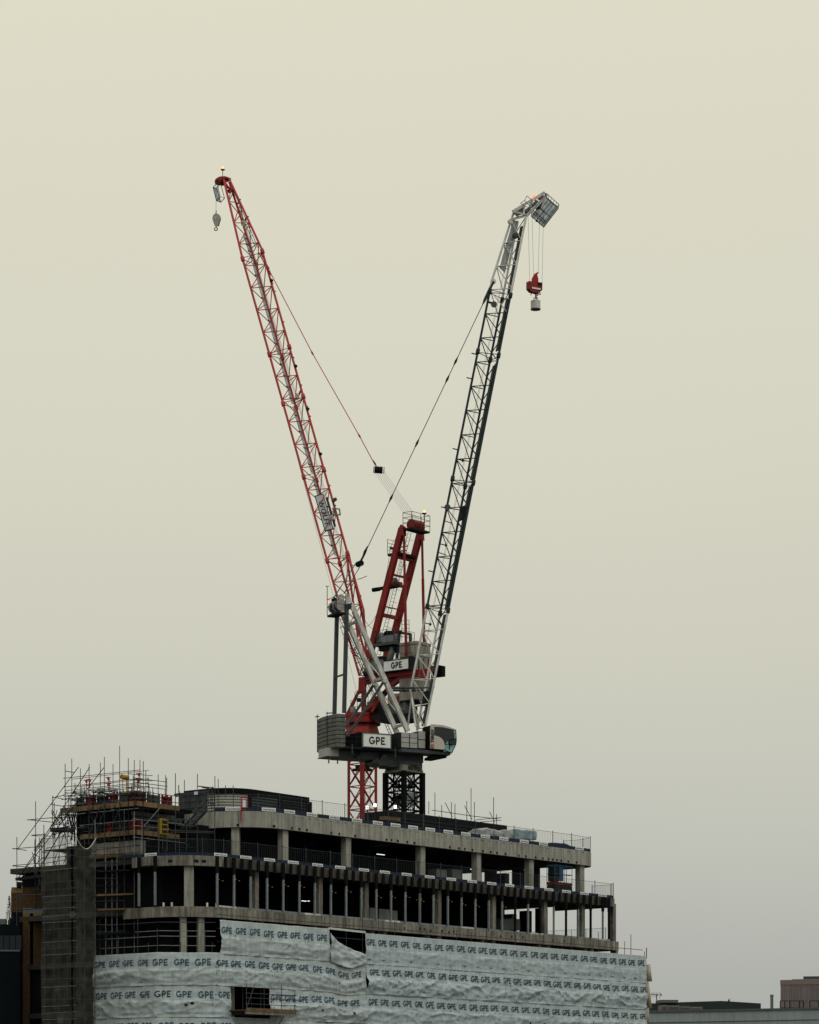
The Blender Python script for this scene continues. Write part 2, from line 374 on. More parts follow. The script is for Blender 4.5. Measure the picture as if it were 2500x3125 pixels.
# edge beams cast in panels with open joints
def edge_panels(path, o, th, z1, z0, t0, t1, L, name, m, gap=.03):
    n = max(1, round((t1 - t0) / L))
    for i in range(n):
        a, b = t0 + (t1 - t0) * i / n + gap / 2, t0 + (t1 - t0) * (i + 1) / n - gap / 2
        k = 1 if (a >= 0 and b <= path.sR - path.Rr - path.sL) else 5
        ts = [a + (b - a) * j / k for j in range(k + 1)]
        out = [path.p(t, o) for t in ts]; pts = [p for p, _ in out] + [path.p(t, o - th)[0] for t in reversed(ts)]
        MB().prism([(p.x, p.y, z0) for p in pts], (0, 0, z1 - z0)).build(name, m, bld, bevel=.012)
tA1 = PA.end() + 3.0; LA = PA.sR - PA.Rr - PA.sL
edge_panels(PA, oA, .3, zA, zAb, -9.5, 0, 1.9, 'parapet_panel', M['conc'])
edge_panels(PA, oA, .3, zA, zAb, 0, LA, 3.3, 'parapet_panel', M['conc'])
edge_panels(PA, oA, .3, zA, zAb, LA, tA1, 2.0, 'parapet_panel', M['conc'])
LB = PB.sR - PB.Rr - PB.sL
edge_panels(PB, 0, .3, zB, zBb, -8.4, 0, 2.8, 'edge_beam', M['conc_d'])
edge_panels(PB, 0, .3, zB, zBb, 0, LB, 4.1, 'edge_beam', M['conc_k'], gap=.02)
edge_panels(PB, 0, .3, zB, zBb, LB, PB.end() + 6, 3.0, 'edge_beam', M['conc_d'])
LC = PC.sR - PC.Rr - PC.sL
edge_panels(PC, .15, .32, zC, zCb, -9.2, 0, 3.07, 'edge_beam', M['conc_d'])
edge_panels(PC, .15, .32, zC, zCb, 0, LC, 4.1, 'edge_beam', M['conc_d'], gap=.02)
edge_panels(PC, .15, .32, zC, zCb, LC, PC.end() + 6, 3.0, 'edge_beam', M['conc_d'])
# dark proud blocks painted as the shade in cast-in pockets along the beams
random.seed(3)
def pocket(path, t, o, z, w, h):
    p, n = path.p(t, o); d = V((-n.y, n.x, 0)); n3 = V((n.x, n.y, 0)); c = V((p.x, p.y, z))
    MB().box(c, d * w / 2, n3 * .006, UP * h / 2).build('pocket_shade_block', M['pocket'], bld)
def t_of(path, px, o): return s_px(px, o) - path.sL
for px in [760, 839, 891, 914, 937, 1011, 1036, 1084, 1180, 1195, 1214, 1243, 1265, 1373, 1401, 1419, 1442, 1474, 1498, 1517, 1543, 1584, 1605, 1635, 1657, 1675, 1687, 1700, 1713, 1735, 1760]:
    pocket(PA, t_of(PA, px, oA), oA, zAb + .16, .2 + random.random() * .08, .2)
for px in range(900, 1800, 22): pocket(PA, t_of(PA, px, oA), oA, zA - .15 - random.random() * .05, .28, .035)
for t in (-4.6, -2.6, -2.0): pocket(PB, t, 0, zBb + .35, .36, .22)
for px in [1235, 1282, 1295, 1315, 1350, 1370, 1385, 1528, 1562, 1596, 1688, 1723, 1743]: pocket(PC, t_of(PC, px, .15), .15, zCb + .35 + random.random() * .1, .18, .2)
# columns
def column(px, o, z0, z1, w, d=.6, path=None, t=None, m='conc'):
    if path: p, n = path.p(t, o); c = V((p.x, p.y, 0)); dx = V((-n.y, n.x, 0)); dn = V((n.x, n.y, 0))
    else: c = loc(s_px(px, o), o, 0); dx, dn = E3d, N3d
    MB().box(c + UP * (z0 + z1) / 2, dx * w / 2, dn * d / 2, UP * (z1 - z0) / 2).build('column', M[m], bld, bevel=.02)
for px in (864, 1056, 1283, 1454, 1615, 1770): column(px, oA - .55, zB, zAb + .3, .62)
column(0, oA - .55, zB, zAb + .3, .62, path=PA, t=-4.1)
for px in (776, 971, 1112, 1334, 1501, 1658, 1773, 1868): column(px, -.75, zC, zBb + .35, .46, m='conc_d')  # set-back columns take the darker concrete; their shade is in the colour
column(0, -.6, zC, zBb + .35, .74, path=PB, t=-3.15)
for px in (760, 793, 955, 985, 1130, 1168, 1300, 1333, 1467, 1500, 1640, 1667, 1780, 1800, 1875): column(px, -.5, zC - FL, zCb + .35, .42)
for t in (-3.6, -2.15): column(0, -.45, zC - FL, zCb + .35, .46, path=PC, t=t)
for k in range(1, 6):
    for px in (700, 900, 1150, 1400, 1650, 1870): column(px, -.6, zC - FL * (k + 1), zC - FL * k, .6)
# inner columns and cores, shade put into their dark colour against the sky beyond
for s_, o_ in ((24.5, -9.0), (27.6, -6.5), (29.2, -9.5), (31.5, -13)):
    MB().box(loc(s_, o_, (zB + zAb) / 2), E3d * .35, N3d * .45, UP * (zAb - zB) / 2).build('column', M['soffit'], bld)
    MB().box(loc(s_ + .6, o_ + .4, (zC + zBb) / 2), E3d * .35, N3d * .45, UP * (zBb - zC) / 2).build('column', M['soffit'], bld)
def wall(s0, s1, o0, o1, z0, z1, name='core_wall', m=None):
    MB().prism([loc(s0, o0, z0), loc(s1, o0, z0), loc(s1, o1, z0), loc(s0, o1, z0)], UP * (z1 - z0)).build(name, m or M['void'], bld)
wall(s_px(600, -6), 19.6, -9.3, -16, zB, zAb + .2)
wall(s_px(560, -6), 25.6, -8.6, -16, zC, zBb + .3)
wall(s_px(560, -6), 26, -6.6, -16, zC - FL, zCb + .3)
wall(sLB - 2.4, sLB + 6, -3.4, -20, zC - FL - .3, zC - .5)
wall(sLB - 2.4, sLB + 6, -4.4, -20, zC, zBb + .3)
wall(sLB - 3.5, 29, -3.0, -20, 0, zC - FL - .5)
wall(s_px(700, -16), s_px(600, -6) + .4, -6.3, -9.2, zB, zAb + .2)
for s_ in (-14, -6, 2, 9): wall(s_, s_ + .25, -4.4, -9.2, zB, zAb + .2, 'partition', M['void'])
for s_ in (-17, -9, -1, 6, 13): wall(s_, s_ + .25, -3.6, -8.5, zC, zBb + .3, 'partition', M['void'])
# hanging steel posts of the facade along the level below the terrace
px_m = [C7(x, 0)[0] for x in (155, 282, 405, 530, 652, 773, 890, 1010, 1125, 1240, 1352, 1463, 1570)] + [C8(x, 0)[0] for x in (175, 265, 360, 450, 541, 630, 717, 803, 888, 968, 1057, 1138, 1218, 1300, 1380, 1420)]
px_m.insert(13, C7(1680, 0)[0])
zm1 = zB - .03; zmm = zBb - .55; zm0 = zC + .12
for i, px in enumerate(px_m):
    s_ = s_px(px, .22); p = loc(s_, .22, 0)
    bar('post_head', p + UP * zmm, p + UP * zm1, .30, .12, M['black'], bld, up=N3d)
    dark = i >= len(px_m) - 9 and i % 2
    bar('hanging_post', p + UP * zm0, p + UP * zmm, .15 if not dark else .2, .12, M['black'] if dark else M['lsteel'], bld, up=N3d)
    z = zC + 2.1 + .12 * math.sin(i * 1.7)
    MB().box(p + UP * z + E3d * .14 + N3d * .02, E3d * .05, N3d * .03, UP * .028).build('tie_clip', M['yellow'], bld)
    if i + 1 < len(px_m):
        p2 = loc((s_ + s_px(px_m[i + 1], .22)) / 2, .2, 0)
        bar('bracket', p2 + UP * (zBb - .12), p2 + UP * zm1, .26, .10, M['black'], bld, up=N3d)
        if i < 22: MB().box(p2 + UP * (z - .05) - N3d * .3, E3d * .06, N3d * .03, UP * .025).build('tie_clip', M['yellow'], bld)
for t in (-7.4, -5.75):
    p, n = PB.p(t, .22); p = V((p.x, p.y, 0)); n3 = V((n.x, n.y, 0))
    bar('post_head', p + UP * (zBb - .45), p + UP * zm1, .28, .12, M['black'], bld, up=n3)
    bar('hanging_post', p + UP * zm0, p + UP * (zBb - .45), .16, .12, M['lsteel'], bld, up=n3)
pa, pb = PB.p(-7.4, .24)[0], PB.p(-5.75, .24)[0]
bar('rail', V((pa.x, pa.y, zBb + .02)), V((pb.x, pb.y, zBb + .02)), .1, .1, M['black'], bld)
# white packs lying on the edge of the slab below
s0, s1 = s_px(667, .05), s_px(1860, .05); n = 26
for i in range(n):
    a, b = s0 + (s1 - s0) * i / n + .03, s0 + (s1 - s0) * (i + 1) / n - .03
    bar('edge_pack', loc(a, .05, zC + .075), loc(b, .05, zC + .075), .16, .13, M['lsteel'] if i % 5 else M['white'], bld)
for t in (-5.2, -4.5, -1.7, -.9):
    p, n = PC.p(t, -.1); bar('starter_stub', V((p.x, p.y, zC)), V((p.x, p.y, zC + .32)), .14, .14, M['white'], bld)
# strip lights and clutter on the floors
def lamp(px, py, o, L, yaw=0):
    p = FP.off(o).pt((px, py)); bar('strip_light', p - E3d * L / 2, p + E3d * L / 2, .08, .05, M['tube_l'], bld)
lamp(1162, 2608, -6.5, 1.0); lamp(928, 2750, -6, .55); lamp(942, 2750, -6.0, .2); lamp(979, 2723, -4.5, .3); lamp(1438, 2653, -3.9, .12)
for px, py in ((1132, 2788), (1161, 2791), (1182, 2793), (1197, 2796)):
    p = FP.off(-2.5).pt((px, py)); MB().box(p, E3d * .42, N3d * .25, UP * .45).build('material_stack', M['grey'], bld, bevel=.03)
for px in (1335, 1383, 1530, 1560):
    p = FP.off(-4.5).pt((px, 2672 if px < 1500 else 2822)); MB().box(p, E3d * .7, N3d * .5, UP * .5).build('material_stack', M['grey'], bld, bevel=.03)

# ================================================================ edge protection
def panel_mesh(m):
    b = MB()
    for i in range(1, 12): b.bar((i / 12, 0, .02), (i / 12, 0, .98), .0028 * (2 if i == 6 else 1), .006)
    for j in range(1, 9): b.bar((0, .008, j / 9), (1, .008, j / 9), .004, .005)
    for z in (.0, 1.): b.bar((0, 0, z), (1, 0, z), .022, .024)
    me = bpy.data.meshes.new('mesh_panel'); me.from_pydata([tuple(v) for v in b.v], [], b.f); me.materials.append(m); return me
PANEL = panel_mesh(M['gsteel'])
_sign = {}
def sign_obj(c, right, w, h, par, nm='sign_board'):
    k = (round(w, 3), round(h, 3))
    if k not in _sign:
        b = MB(); b.box((0, 0, 0), (w / 2, 0, 0), (0, h / 2, 0), (0, 0, .012))
        me = bpy.data.meshes.new('sign_board'); me.from_pydata([tuple(v) for v in b.v], [], b.f); me.materials.append(M['white_clean']); _sign[k] = me
    right = V(right).normalized(); nrm = right.cross(UP)
    o = put(nm, _sign[k], frame(V(c), right, UP, nrm), par)
    t = bpy.data.objects.new('lettering', text_mesh('morrisroe', M['ink_sign'], .012)); COL.objects.link(t); t.parent = o
    t.matrix_basis = frame(V((0, 0, .018)), V((w * .84, 0, 0)), V((0, h * .62, 0)), V((0, 0, 1)))
    return o
def barrier(name, label, path, o, z, tposts, signs_t, ht=1.35, toe=.30, sw=1.25):
    p0 = path.p(tposts[len(tposts) // 2], o)[0]
    par = empty(name, (p0.x, p0.y, z), label, 'barrier')
    P3 = []
    for t in tposts:
        p, n = path.p(t, o); P3.append(V((p.x, p.y, z))); q = P3[-1] + V((n.x, n.y, 0)) * .05
        stick('post', q, q + UP * (ht + .08 + random.random() * .05), .032, M['gsteel'], par)
    for a, b in zip(P3, P3[1:]):
        d = b - a; L = d.length; y = V((d.y, -d.x, 0)).normalized()
        put('mesh_panel', PANEL, frame(a + UP * .06, d, y, UP * (ht - .08)), par)
        y = y * .02
        bar('toe_board', a + UP * (toe / 2 + .01) + y + d * .002, b + UP * (toe / 2 + .01) + y - d * .002, .03, toe, M['toe'], par)
    for t in signs_t:
        p, n = path.p(t, o); d = V((-n.y, n.x, 0)); d = d if d.dot(E3d) > -.2 else -d
        if d.x < 0: d = -d
        sign_obj(V((p.x, p.y, z + toe / 2 + .03)) + V((n.x, n.y, 0)) * .10, d, sw, toe * .93, par)
    return par
tA = [-5.9, -4.2, -2.2] + [t_of(PA, C7(x, 0)[0], oA) for x in (630, 793, 950, 1120, 1293, 1448, 1573, 1710)] + [t_of(PA, C8(x, 0)[0], oA) for x in (205, 308, 417, 545, 668, 800, 925, 1055, 1178)] + [LA + 1.2, LA + 3.2, LA + 5.4]
sA = [t_of(PA, C7(x, 0)[0], oA) for x in (702, 870, 1038, 1208, 1365, 1498, 1630)] + [t_of(PA, C8(x, 0)[0], oA) for x in (245, 365, 480, 608, 730, 864, 990, 1228)]
barrier('edge_barrier', 'mesh barrier with navy toe board and white signs along the roof edge', PA, oA - .12, zA, tA, sA + [-4.2, -1.3])
tB = [-9.6, -7.6, -5.6, -3.9, -2.1, -.2] + [t_of(PB, C7(x, 0)[0], 0) for x in (272, 465, 648, 828, 1010, 1178, 1345, 1510, 1675)] + [t_of(PB, C8(x, 0)[0], 0) for x in (165, 315, 455, 585, 710, 840, 963, 1090, 1212, 1332)] + [LB + .3, LB + 1.4, LB + 3.5]
tB = sorted(tB)
sB = [t_of(PB, C7(x, 0)[0], 0) for x in (185, 372, 550, 728, 912, 1082, 1260, 1418, 1582)] + [t_of(PB, C8(x, 0)[0], 0) for x in (90, 242, 384, 522, 650, 768, 896, 1026, 1142, 1260, 1380)]
barrier('edge_barrier', 'mesh barrier with navy toe board and white signs along the terrace edge below the roof', PB, -.12, zB, tB, sB + [-6.4], ht=1.3, toe=.24)
# barrier on the far side of the lower open floor
par = empty('edge_barrier', loc(29, -11, zC), 'mesh barrier at the far open end of the floor below the terrace', 'barrier')
pts = [loc(PC.sR - .6, -1.0 - 2.2 * k, zC) for k in range(8)]
for p in pts: stick('post', p, p + UP * 1.3, .03, M['gsteel'], par)
for a, b in zip(pts, pts[1:]): d = b - a; put('mesh_panel', PANEL, frame(a + UP * .1, d, V((d.y, -d.x, 0)).normalized(), UP * 1.15), par)
# ================================================================ scaffold wrapped in printed sheeting
oS = 1.9
class ChamferPath:                               # scaffold outline: long front, flat facet across the corner, side
    def __init__(s, pxc, pxf, pxr, o0):
        s.o0 = o0; s.c0 = FP.off(o0).pt((pxc, 0)).xy; s.sc = (s.c0 - FO).dot(e2); s.L = s_px(pxr, o0) - s.sc
        s.cd = (-e2 - n2).normalized(); f = Plane(s.c0, s.cd); s.Lc = (f.pt((pxf, 0)).xy - s.c0).dot(s.cd); s.cn = (n2 - e2).normalized(); s.c1 = s.c0 + s.cd * s.Lc
    def p(s, t, o):
        q = o - s.o0
        if t >= 0: return s.c0 + e2 * (t + q * .414 * max(0, 1 - t / 4)) + n2 * q, n2.copy()
        if t >= -s.Lc:
            k = 1 + 2 * t / s.Lc; return s.c0 - s.cd * (t + k * q * .414) + s.cn * q, s.cn.copy()
        u = -t - s.Lc; return s.c1 - n2 * (u + q * .414 * max(0, 1 - u / 4)) - e2 * q, -e2
    def end(s): return s.L
PS = ChamferPath(661, 478, 1974, oS)
zS, HS = z_px(1200, 2857, oS) + .05, 2.38
tS = lambda px: s_px(px, oS) - PS.sc
def ridge(v): return 1 - abs(noise.noise(v)) * 2
def disp(t, z, seed, amp):
    a = ridge(V((t * .55 + z * .5 + seed, z * .55 - t * .12, seed))) ** 3
    b = ridge(V((t * .9 - z * .8 + seed * 2, z * .7, seed + 5))) ** 4
    c = noise.noise(V((t * .25, z * .4, seed + 9))); f = noise.noise(V((t * 2.6, z * 2.0, seed + 3)))
    k = max(0, ridge(V((t * .35, z * 1.6 + .18 * math.sin(t * 1.3), seed + 7))))**5
    g1 = abs(noise.noise(V((t * .95 + z * .9, z * 1.25 - t * .5, seed + 13)))); g2 = abs(noise.noise(V((t * 1.3 - z * 1.3, z * .9 + t * .4, seed + 17))))
    msk = min(1.3, max(.15, .55 + 1.6 * noise.noise(V((t * .16, z * .35, seed + 40)))))
    lf = max(0, ridge(V((t * .22 + z * .25, z * .9 - t * .10, seed + 50)))) ** 4 + max(0, ridge(V((t * .30 - z * .5, z * .8 + t * .16, seed + 60)))) ** 5
    return amp * (.07 * a + .06 * b + .06 * c + .010 * f + .06 * k + .10 * lf) + amp * msk * (.10 * min(g1, .22) * 2.0 + .08 * min(g2, .2) * 2.0)
class Sheet:
    def __init__(s, t0, t1, ztop, zbot, seed, amp, top_sag=None, bot=None):
        s.t0, s.t1, s.zt, s.zb, s.seed, s.amp, s.ts, s.bo = t0, t1, ztop, zbot, seed, amp, top_sag or (lambda t: 0), bot or (lambda t: 0)
    def z(s, t, v): return (s.zt + s.ts(t)) * (1 - v) + (s.zb + s.bo(t)) * v
    def P(s, t, v, lift=0):
        z = s.z(t, v); w = 4 * v * (1 - v)
        tie = .5 + .5 * math.cos(t * math.pi)               # pulled back to the poles every 2 m
        tt = t + .05 * s.amp * noise.noise(V((t * 1.1, z * 1.3, s.seed + 20)))
        zz = z + .045 * s.amp * noise.noise(V((t * .8, z * .9, s.seed + 30))) * (.35 + w)
        cm = min(1, max(0, (v - .40) / .2)); cm = .38 + .62 * cm * cm * (3 - 2 * cm)
        d = disp(t, z, s.seed, s.amp) * (.45 + .55 * w) * cm - .05 * s.amp * tie + .06 * s.amp * w + (.05 if v > .93 else 0) * (.5 + noise.noise(V((t * 1.7, 3, s.seed))))
        p, n = PS.p(tt, oS + d + lift); return V((p.x, p.y, zz))
    def build(s, name, m, label, nv=26, step=.085):
        nt_ = max(2, int((s.t1 - s.t0) / step)); vs, fs = [], []
        for j in range(nv + 1):
            for i in range(nt_ + 1): vs.append(s.P(s.t0 + (s.t1 - s.t0) * i / nt_, j / nv))
        for j in range(nv):
            for i in range(nt_): a = j * (nt_ + 1) + i; fs.append((a, a + 1, a + nt_ + 2, a + nt_ + 1))
        b = MB(); b.add(vs, fs); s.o = b.build(name, m, smooth=True); tag(s.o, label, 'sheeting', 'printed sheets on the scaffold')
        md = s.o.modifiers.new('thickness', 'SOLIDIFY'); md.thickness = .012; md.offset = -1
        return s.o
    def strip(s, v0, v1, m, name, lift=.014, step=.15):
        n = max(2, int((s.t1 - s.t0) / step)); vs, fs = [], []
        for i in range(n + 1):
            t = s.t0 + (s.t1 - s.t0) * i / n
            for v in (v0, (v0 + v1) / 2, v1): vs.append(s.P(t, v, lift))
        for i in range(n):
            for k in (0, 1): a = i * 3 + k; fs.append((a, a + 1, a + 4, a + 3))
        MB().add(vs, fs).build(name, m, s.o, smooth=True)
    def word(s, t, v, h, m, dot=True, sk=1.0):
        H = (s.zt - s.zb); vs, fs = [], []
        for q in word_gpe(dot):
            b = len(vs)
            for x, y in q: vs.append(s.P(t + x * h * sk, v + (.5 - y) * h / H, .045))
            fs.append((b, b + 1, b + 2, b + 3))
        MB().add(vs, fs).build('printed_letters', m, s.o)
    def patch(s, t, v, w, h, m, nm='eyelet_tear'):
        H = s.zt - s.zb; q = [(-1, -1), (1, -.8), (.8, 1), (-.9, .9)]
        MB().add([s.P(t + a * w / 2, v + b * h / 2 / H, .022) for a, b in q], [(0, 1, 2, 3)]).build(nm, m, s.o)
t_end = PS.end() - .05; t_mid = tS(1114.5); t_l = tS(671); t_l2 = tS(1004); t_far = -PS.Lc - 6.6
def sag_hole(t):                                            # the torn sheet droops towards the gap
    k = max(0, (t - t_l2) / (t_mid - t_l2)); return 0
rows_new = [Sheet(t_mid, t_end, zS - HS * k, zS - HS * (k + 1) - .06, 11 + k * 7, (.45, 1.25, .85, .9, .9)[k]) for k in range(4)]
names_new = ['topmost row on the right', 'second row from the top on the right', 'third row from the top on the right', 'lowest visible row at the right']
def drape(t): return -.55 * math.exp(-((t - (t_mid - 2.2)) / 1.7) ** 2)
z2 = zS - HS
def dr_top(t): return drape(t) * .9
def dr_bot(t): return drape(t) * .35
bay0, bay1 = tS(703), tS(821)
old1 = Sheet(t_l, t_l2, zS + .12, z2 - .05, 3, .7, bot=lambda t: .0)
old2 = Sheet(t_far, t_mid - .02, z2 + .02, z2 - HS - .06, 41, .95, top_sag=dr_top, bot=dr_bot)
old3a = Sheet(t_far, bay0, z2 - HS, z2 - 2 * HS - .06, 53, .95)
old3b = Sheet(bay1, t_mid - .02, z2 - HS, z2 - 2 * HS - .06, 57, 1.3, top_sag=dr_bot)
old4 = Sheet(t_far, t_mid - .02, z2 - 2 * HS, z2 - 3 * HS, 61, 1.0)
old1.build('scaffold_sheet', M['sheet_old'], 'white sheet with blue GPE print, raised piece above the rest left of the gap')
old2.build('scaffold_sheet', M['sheet_old'], 'wrinkled white sheet with blue GPE print wrapping the rounded corner, upper row')
old3a.build('scaffold_sheet', M['sheet_old'], 'white sheet with blue GPE print on the corner left of the loading bay')
old3b.build('scaffold_sheet', M['sheet_old'], 'crumpled white sheet with GPE print right of the loading bay')
old4.build('scaffold_sheet', M['sheet_old'], 'white sheet with GPE print at the bottom edge, under the loading bay')
for sh, nm in zip(rows_new, names_new): sh.build('scaffold_sheet', M['sheet'], 'white sheet with dark GPE print, ' + nm)
for sh in rows_new + [old1, old2, old3a, old3b, old4]:
    sh.strip(.50, .545, M['sheet_band'], 'reinforcing_band'); sh.strip(.955, 1.0, M['sheet_band'], 'hem', .03); sh.strip(.0, .03, M['sheet_band'], 'hem', .02)
for sh in (old1, old2, old3a, old3b, old4): sh.strip(.80, .90, M['blueband'], 'printed_band', .02)
# torn flap hanging in the gap and its loose top strap
fl = MB(); n1, n2_ = 26, 14; zt0 = zS - .0
for j in range(n2_ + 1):
    for i in range(n1 + 1):
        u = i / n1; t = t_l2 + (t_mid - .05 - t_l2) * u; v = j / n2_
        ztop = zS + .12 - .3 - 1.55 * (u ** .62); zbot = z2 - .0 + dr_top(t)
        z = ztop * (1 - v) + zbot * v; d = disp(t * 1.4, z * 1.2, 77, 1.3) - .18 * math.sin(math.pi * u) * (1 - v) + .05
        p, _ = PS.p(t, oS + d); fl.v.append(V((p.x, p.y, z)))
for j in range(n2_):
    for i in range(n1): a = j * (n1 + 1) + i; fl.f.append((a, a + 1, a + n1 + 2, a + n1 + 1))
o = fl.build('torn_sheet_flap', M['sheet_old'], smooth=True); tag(o, 'torn grey sheet sagging across the gap in the scaffold wrap', 'sheeting'); o.modifiers.new('t', 'SOLIDIFY').thickness = .012
a = FP.off(oS).pt(D2(965, 350)); bq = FP.off(oS).pt(D2(1000, 328)); c = FP.off(oS).pt(D2(1270, 358)); b = MB()
for p, q in ((a, bq), (bq, c)): b.bar(p, q, .04, .16)
tag(b.build('loose_strap', M['sheet_band']), 'loose pale strap of sheeting stretched over the gap', 'strap')
# printed words
random.seed(21)
def words(sh, step, t0, t1, v, h, m, dot=True, jit=.03):
    t = t0
    while t < t1 - h * 2.6:
        sh.word(t + random.uniform(-jit, jit), v + random.uniform(-.012, .012), h * random.uniform(.96, 1.04), m, dot, (.76 if dot else .86) * random.uniform(.98, 1.02)); t += step * random.uniform(.985, 1.015)
for k, sh in enumerate(rows_new): words(sh, 1.44, t_mid + .12 + (k * .37) % .5, t_end + .3, .28, .49, M['ink_dark'])
def words_old(sh, t0, t1): words(sh, 1.55, t0, t1, .30, .49, M['ink_blue'], False)
words_old(old1, t_l + .12, t_l2 + .3); words_old(old2, t_far + .1, t_mid); words_old(old3a, t_far + .3, bay0); words_old(old3b, bay1 + .15, t_mid); words_old(old4, t_far + .5, t_mid)
for sh, dens in ((old2, 60), (old3a, 30), (old3b, 26), (old1, 14), (rows_new[1], 26), (rows_new[2], 40), (rows_new[0], 18)):
    for i in range(dens):
        t = sh.t0 + .3 + (sh.t1 - sh.t0 - .6) * random.random(); t = round(t / 2) * 2 + random.uniform(-.08, .08) if random.random() < .75 else t
        if not sh.t0 + .1 < t < sh.t1 - .1: continue
        sh.patch(t, random.choice((.45, .55, .62, .7, .85, .9, .3)), random.uniform(.03, .09), random.uniform(.05, .16), M['ink'])
for sh, px, v in ((old3a, 598, .62), (old3a, 610, .58), (old3b, 979, .62), (old3b, 1075, .66), (rows_new[2], 1615, .72), (rows_new[2], 1660, .74)):
    sh.patch(tS(px), v, .26, .22, M['ink'], 'vent_hole')
for k in (0, 1):                                            # faint small print line near the bottom hem
    t = t_mid + .4
    while t < t_end - 1: rows_new[k].patch(t, .84, .55, .05, M['lead'], 'small_print'); rows_new[k].patch(t + .05, .865, .35, .03, M['lead'], 'small_print'); t += 1.75
# rolled end of the sheets
b = MB()
for (x0, y0), (x1, y1), r in (((228, 700), (232, 850), .30), ((215, 850), (236, 1085), .26), ((222, 1085), (215, 1222), .2)):
    P0 = FP.off(oS - .2); b.tube(P0.pt(D4(x0, y0)), P0.pt(D4(x1, y1)), r * .6, 9, r)
o = b.build('rolled_sheet', M['roll'], smooth=True); tag(o, 'beige rolled-up sheeting tied to the right end of the scaffold', 'sheeting')

# ---------------------------------------------------------------- the scaffold behind the sheets
sc = empty('wrapped_scaffold', (*PS.p(10, oS - .2)[0], 0), 'steel tube scaffold standing behind the printed white sheets', 'scaffold')
def sp(t, o, z): p, _ = PS.p(t, o); return V((p.x, p.y, z))
tt = t_far + .3; k = 0
while tt < t_end:
    hi = zS + .9 + random.choice((0, 0, .3, .9, 1.2)) if tt > t_mid - 2 else (z2 + 2.3 + random.random() * .6)
    stick('standard', sp(tt, oS - .28, 4), sp(tt, oS - .28, hi if k % 2 == 0 else hi - 1.0), .026, M['gsteel'], sc)
    if k % 2 == 0: stick('standard', sp(tt, oS - 1.25, 4), sp(tt, oS - 1.25, zS - 1.5), .026, M['gsteel'], sc)
    tt += 2.0; k += 1
for z in (zS + .55, zS - .5, z2 + .9):
    for t0, t1 in ((t_l + .2, t_end - .1),): stick('ledger', sp(t0, oS - .33, z), sp(t1, oS - .33, z), .026, M['gsteel'], sc)
for z in (z2 + 2.3, z2 + 1.65, z2 + 1.25, z2 + .55):
    ts = [t_far + .3 + i * ((t_l - t_far - .3) / 9) for i in range(10)]
    if z in (z2 + 1.65,): ts = ts[3:]
    for a, b_ in zip(ts, ts[1:]): stick('ledger', sp(a, oS - .33, z), sp(b_, oS - .33, z), .026, M['lsteel'] if z < z2 + 2 else M['gsteel'], sc)
for k in range(5):
    z = zS - HS * (k + 1) - .4
    t = t_far + .5
    while t < t_end - 2.2:
        if not (bay0 - 2.5 < t < bay1 + .5 and k in (1, 2)): MB().prism([sp(t, oS - .55, z), sp(t + 2.0, oS - .55, z), sp(t + 2.0, oS - 1.3, z), sp(t, oS - 1.3, z)], UP * .06).build('deck_board', M['ply'], sc)
        t += 2.05
pe = FP.off(oS - .28)
stick('standard', pe.pt(C8(1565, 1225)), pe.pt(C8(1565, 1083)), .03, M['gsteel'], sc)
stick('standard', pe.pt(C8(1668, 1240)), pe.pt(C8(1668, 1170)), .04, M['gsteel'], sc); stick('standard', pe.pt(C8(1655, 1240)), pe.pt(C8(1655, 1195)), .03, M['gsteel'], sc)
# loading bay
lb = empty('loading_bay', sp((bay0 + bay1) / 2, oS + .8, z2 - 2 * HS + .1), 'timber-edged scaffold loading bay jutting out through a gap in the sheeting', 'scaffold')
zb = z2 - 2 * HS + .42; tb0, tb1 = bay0 - .2, bay1 + 1.5
def bp_(t, o, z): return sp(t, oS + o, z)
for i in range(6):
    o_ = -.8 + i * .40; bar('deck_board', bp_(tb0, o_, zb + .08), bp_(tb1, o_, zb + .08), .37, .05, M['ply'], lb)
bar('toe_board', bp_(tb0, 1.45, zb + .12), bp_(tb1, 1.45, zb + .12), .04, .28, M['ply'], lb); bar('toe_board', bp_(tb1 + .04, -.6, zb + .1), bp_(tb1 + .04, 1.43, zb + .1), .04, .26, M['ply'], lb)
bar('edge_beam', bp_(tb0, 1.38, zb - .12), bp_(tb1, 1.38, zb - .12), .12, .2, M['conc_d'], lb)
for t in (tb0 + .1, tb0 + 2.4, tb0 + 4.4, tb1 - .1): stick('post', bp_(t, 1.4, zb), bp_(t, 1.4, zb + 1.5 + random.random() * .6), .028, M['gsteel'], lb)
for z in (.55, 1.0, 1.35): stick('guard_rail', bp_(tb0 - .1, 1.44, zb + z), bp_(tb1 + .15, 1.44, zb + z), .026, M['gsteel'], lb); stick('guard_rail', bp_(tb1 - .1, -.6, zb + z + .04), bp_(tb1 - .1, 1.5, zb + z + .04), .026, M['gsteel'], lb)
stick('brace', bp_(tb0 + .3, 1.3, zb + .3), bp_(tb0 + 2.6, .3, zb + 2.1), .026, M['gsteel'], lb); stick('brace', bp_(tb1 - 1, 1.2, zb - .1), bp_(tb1 - 1.4, -.2, zb - 2.2), .03, M['gsteel'], lb)

# ================================================================ rooftop of the block
def roofpt(px, py, o): return FP.off(o).pt((px, py))
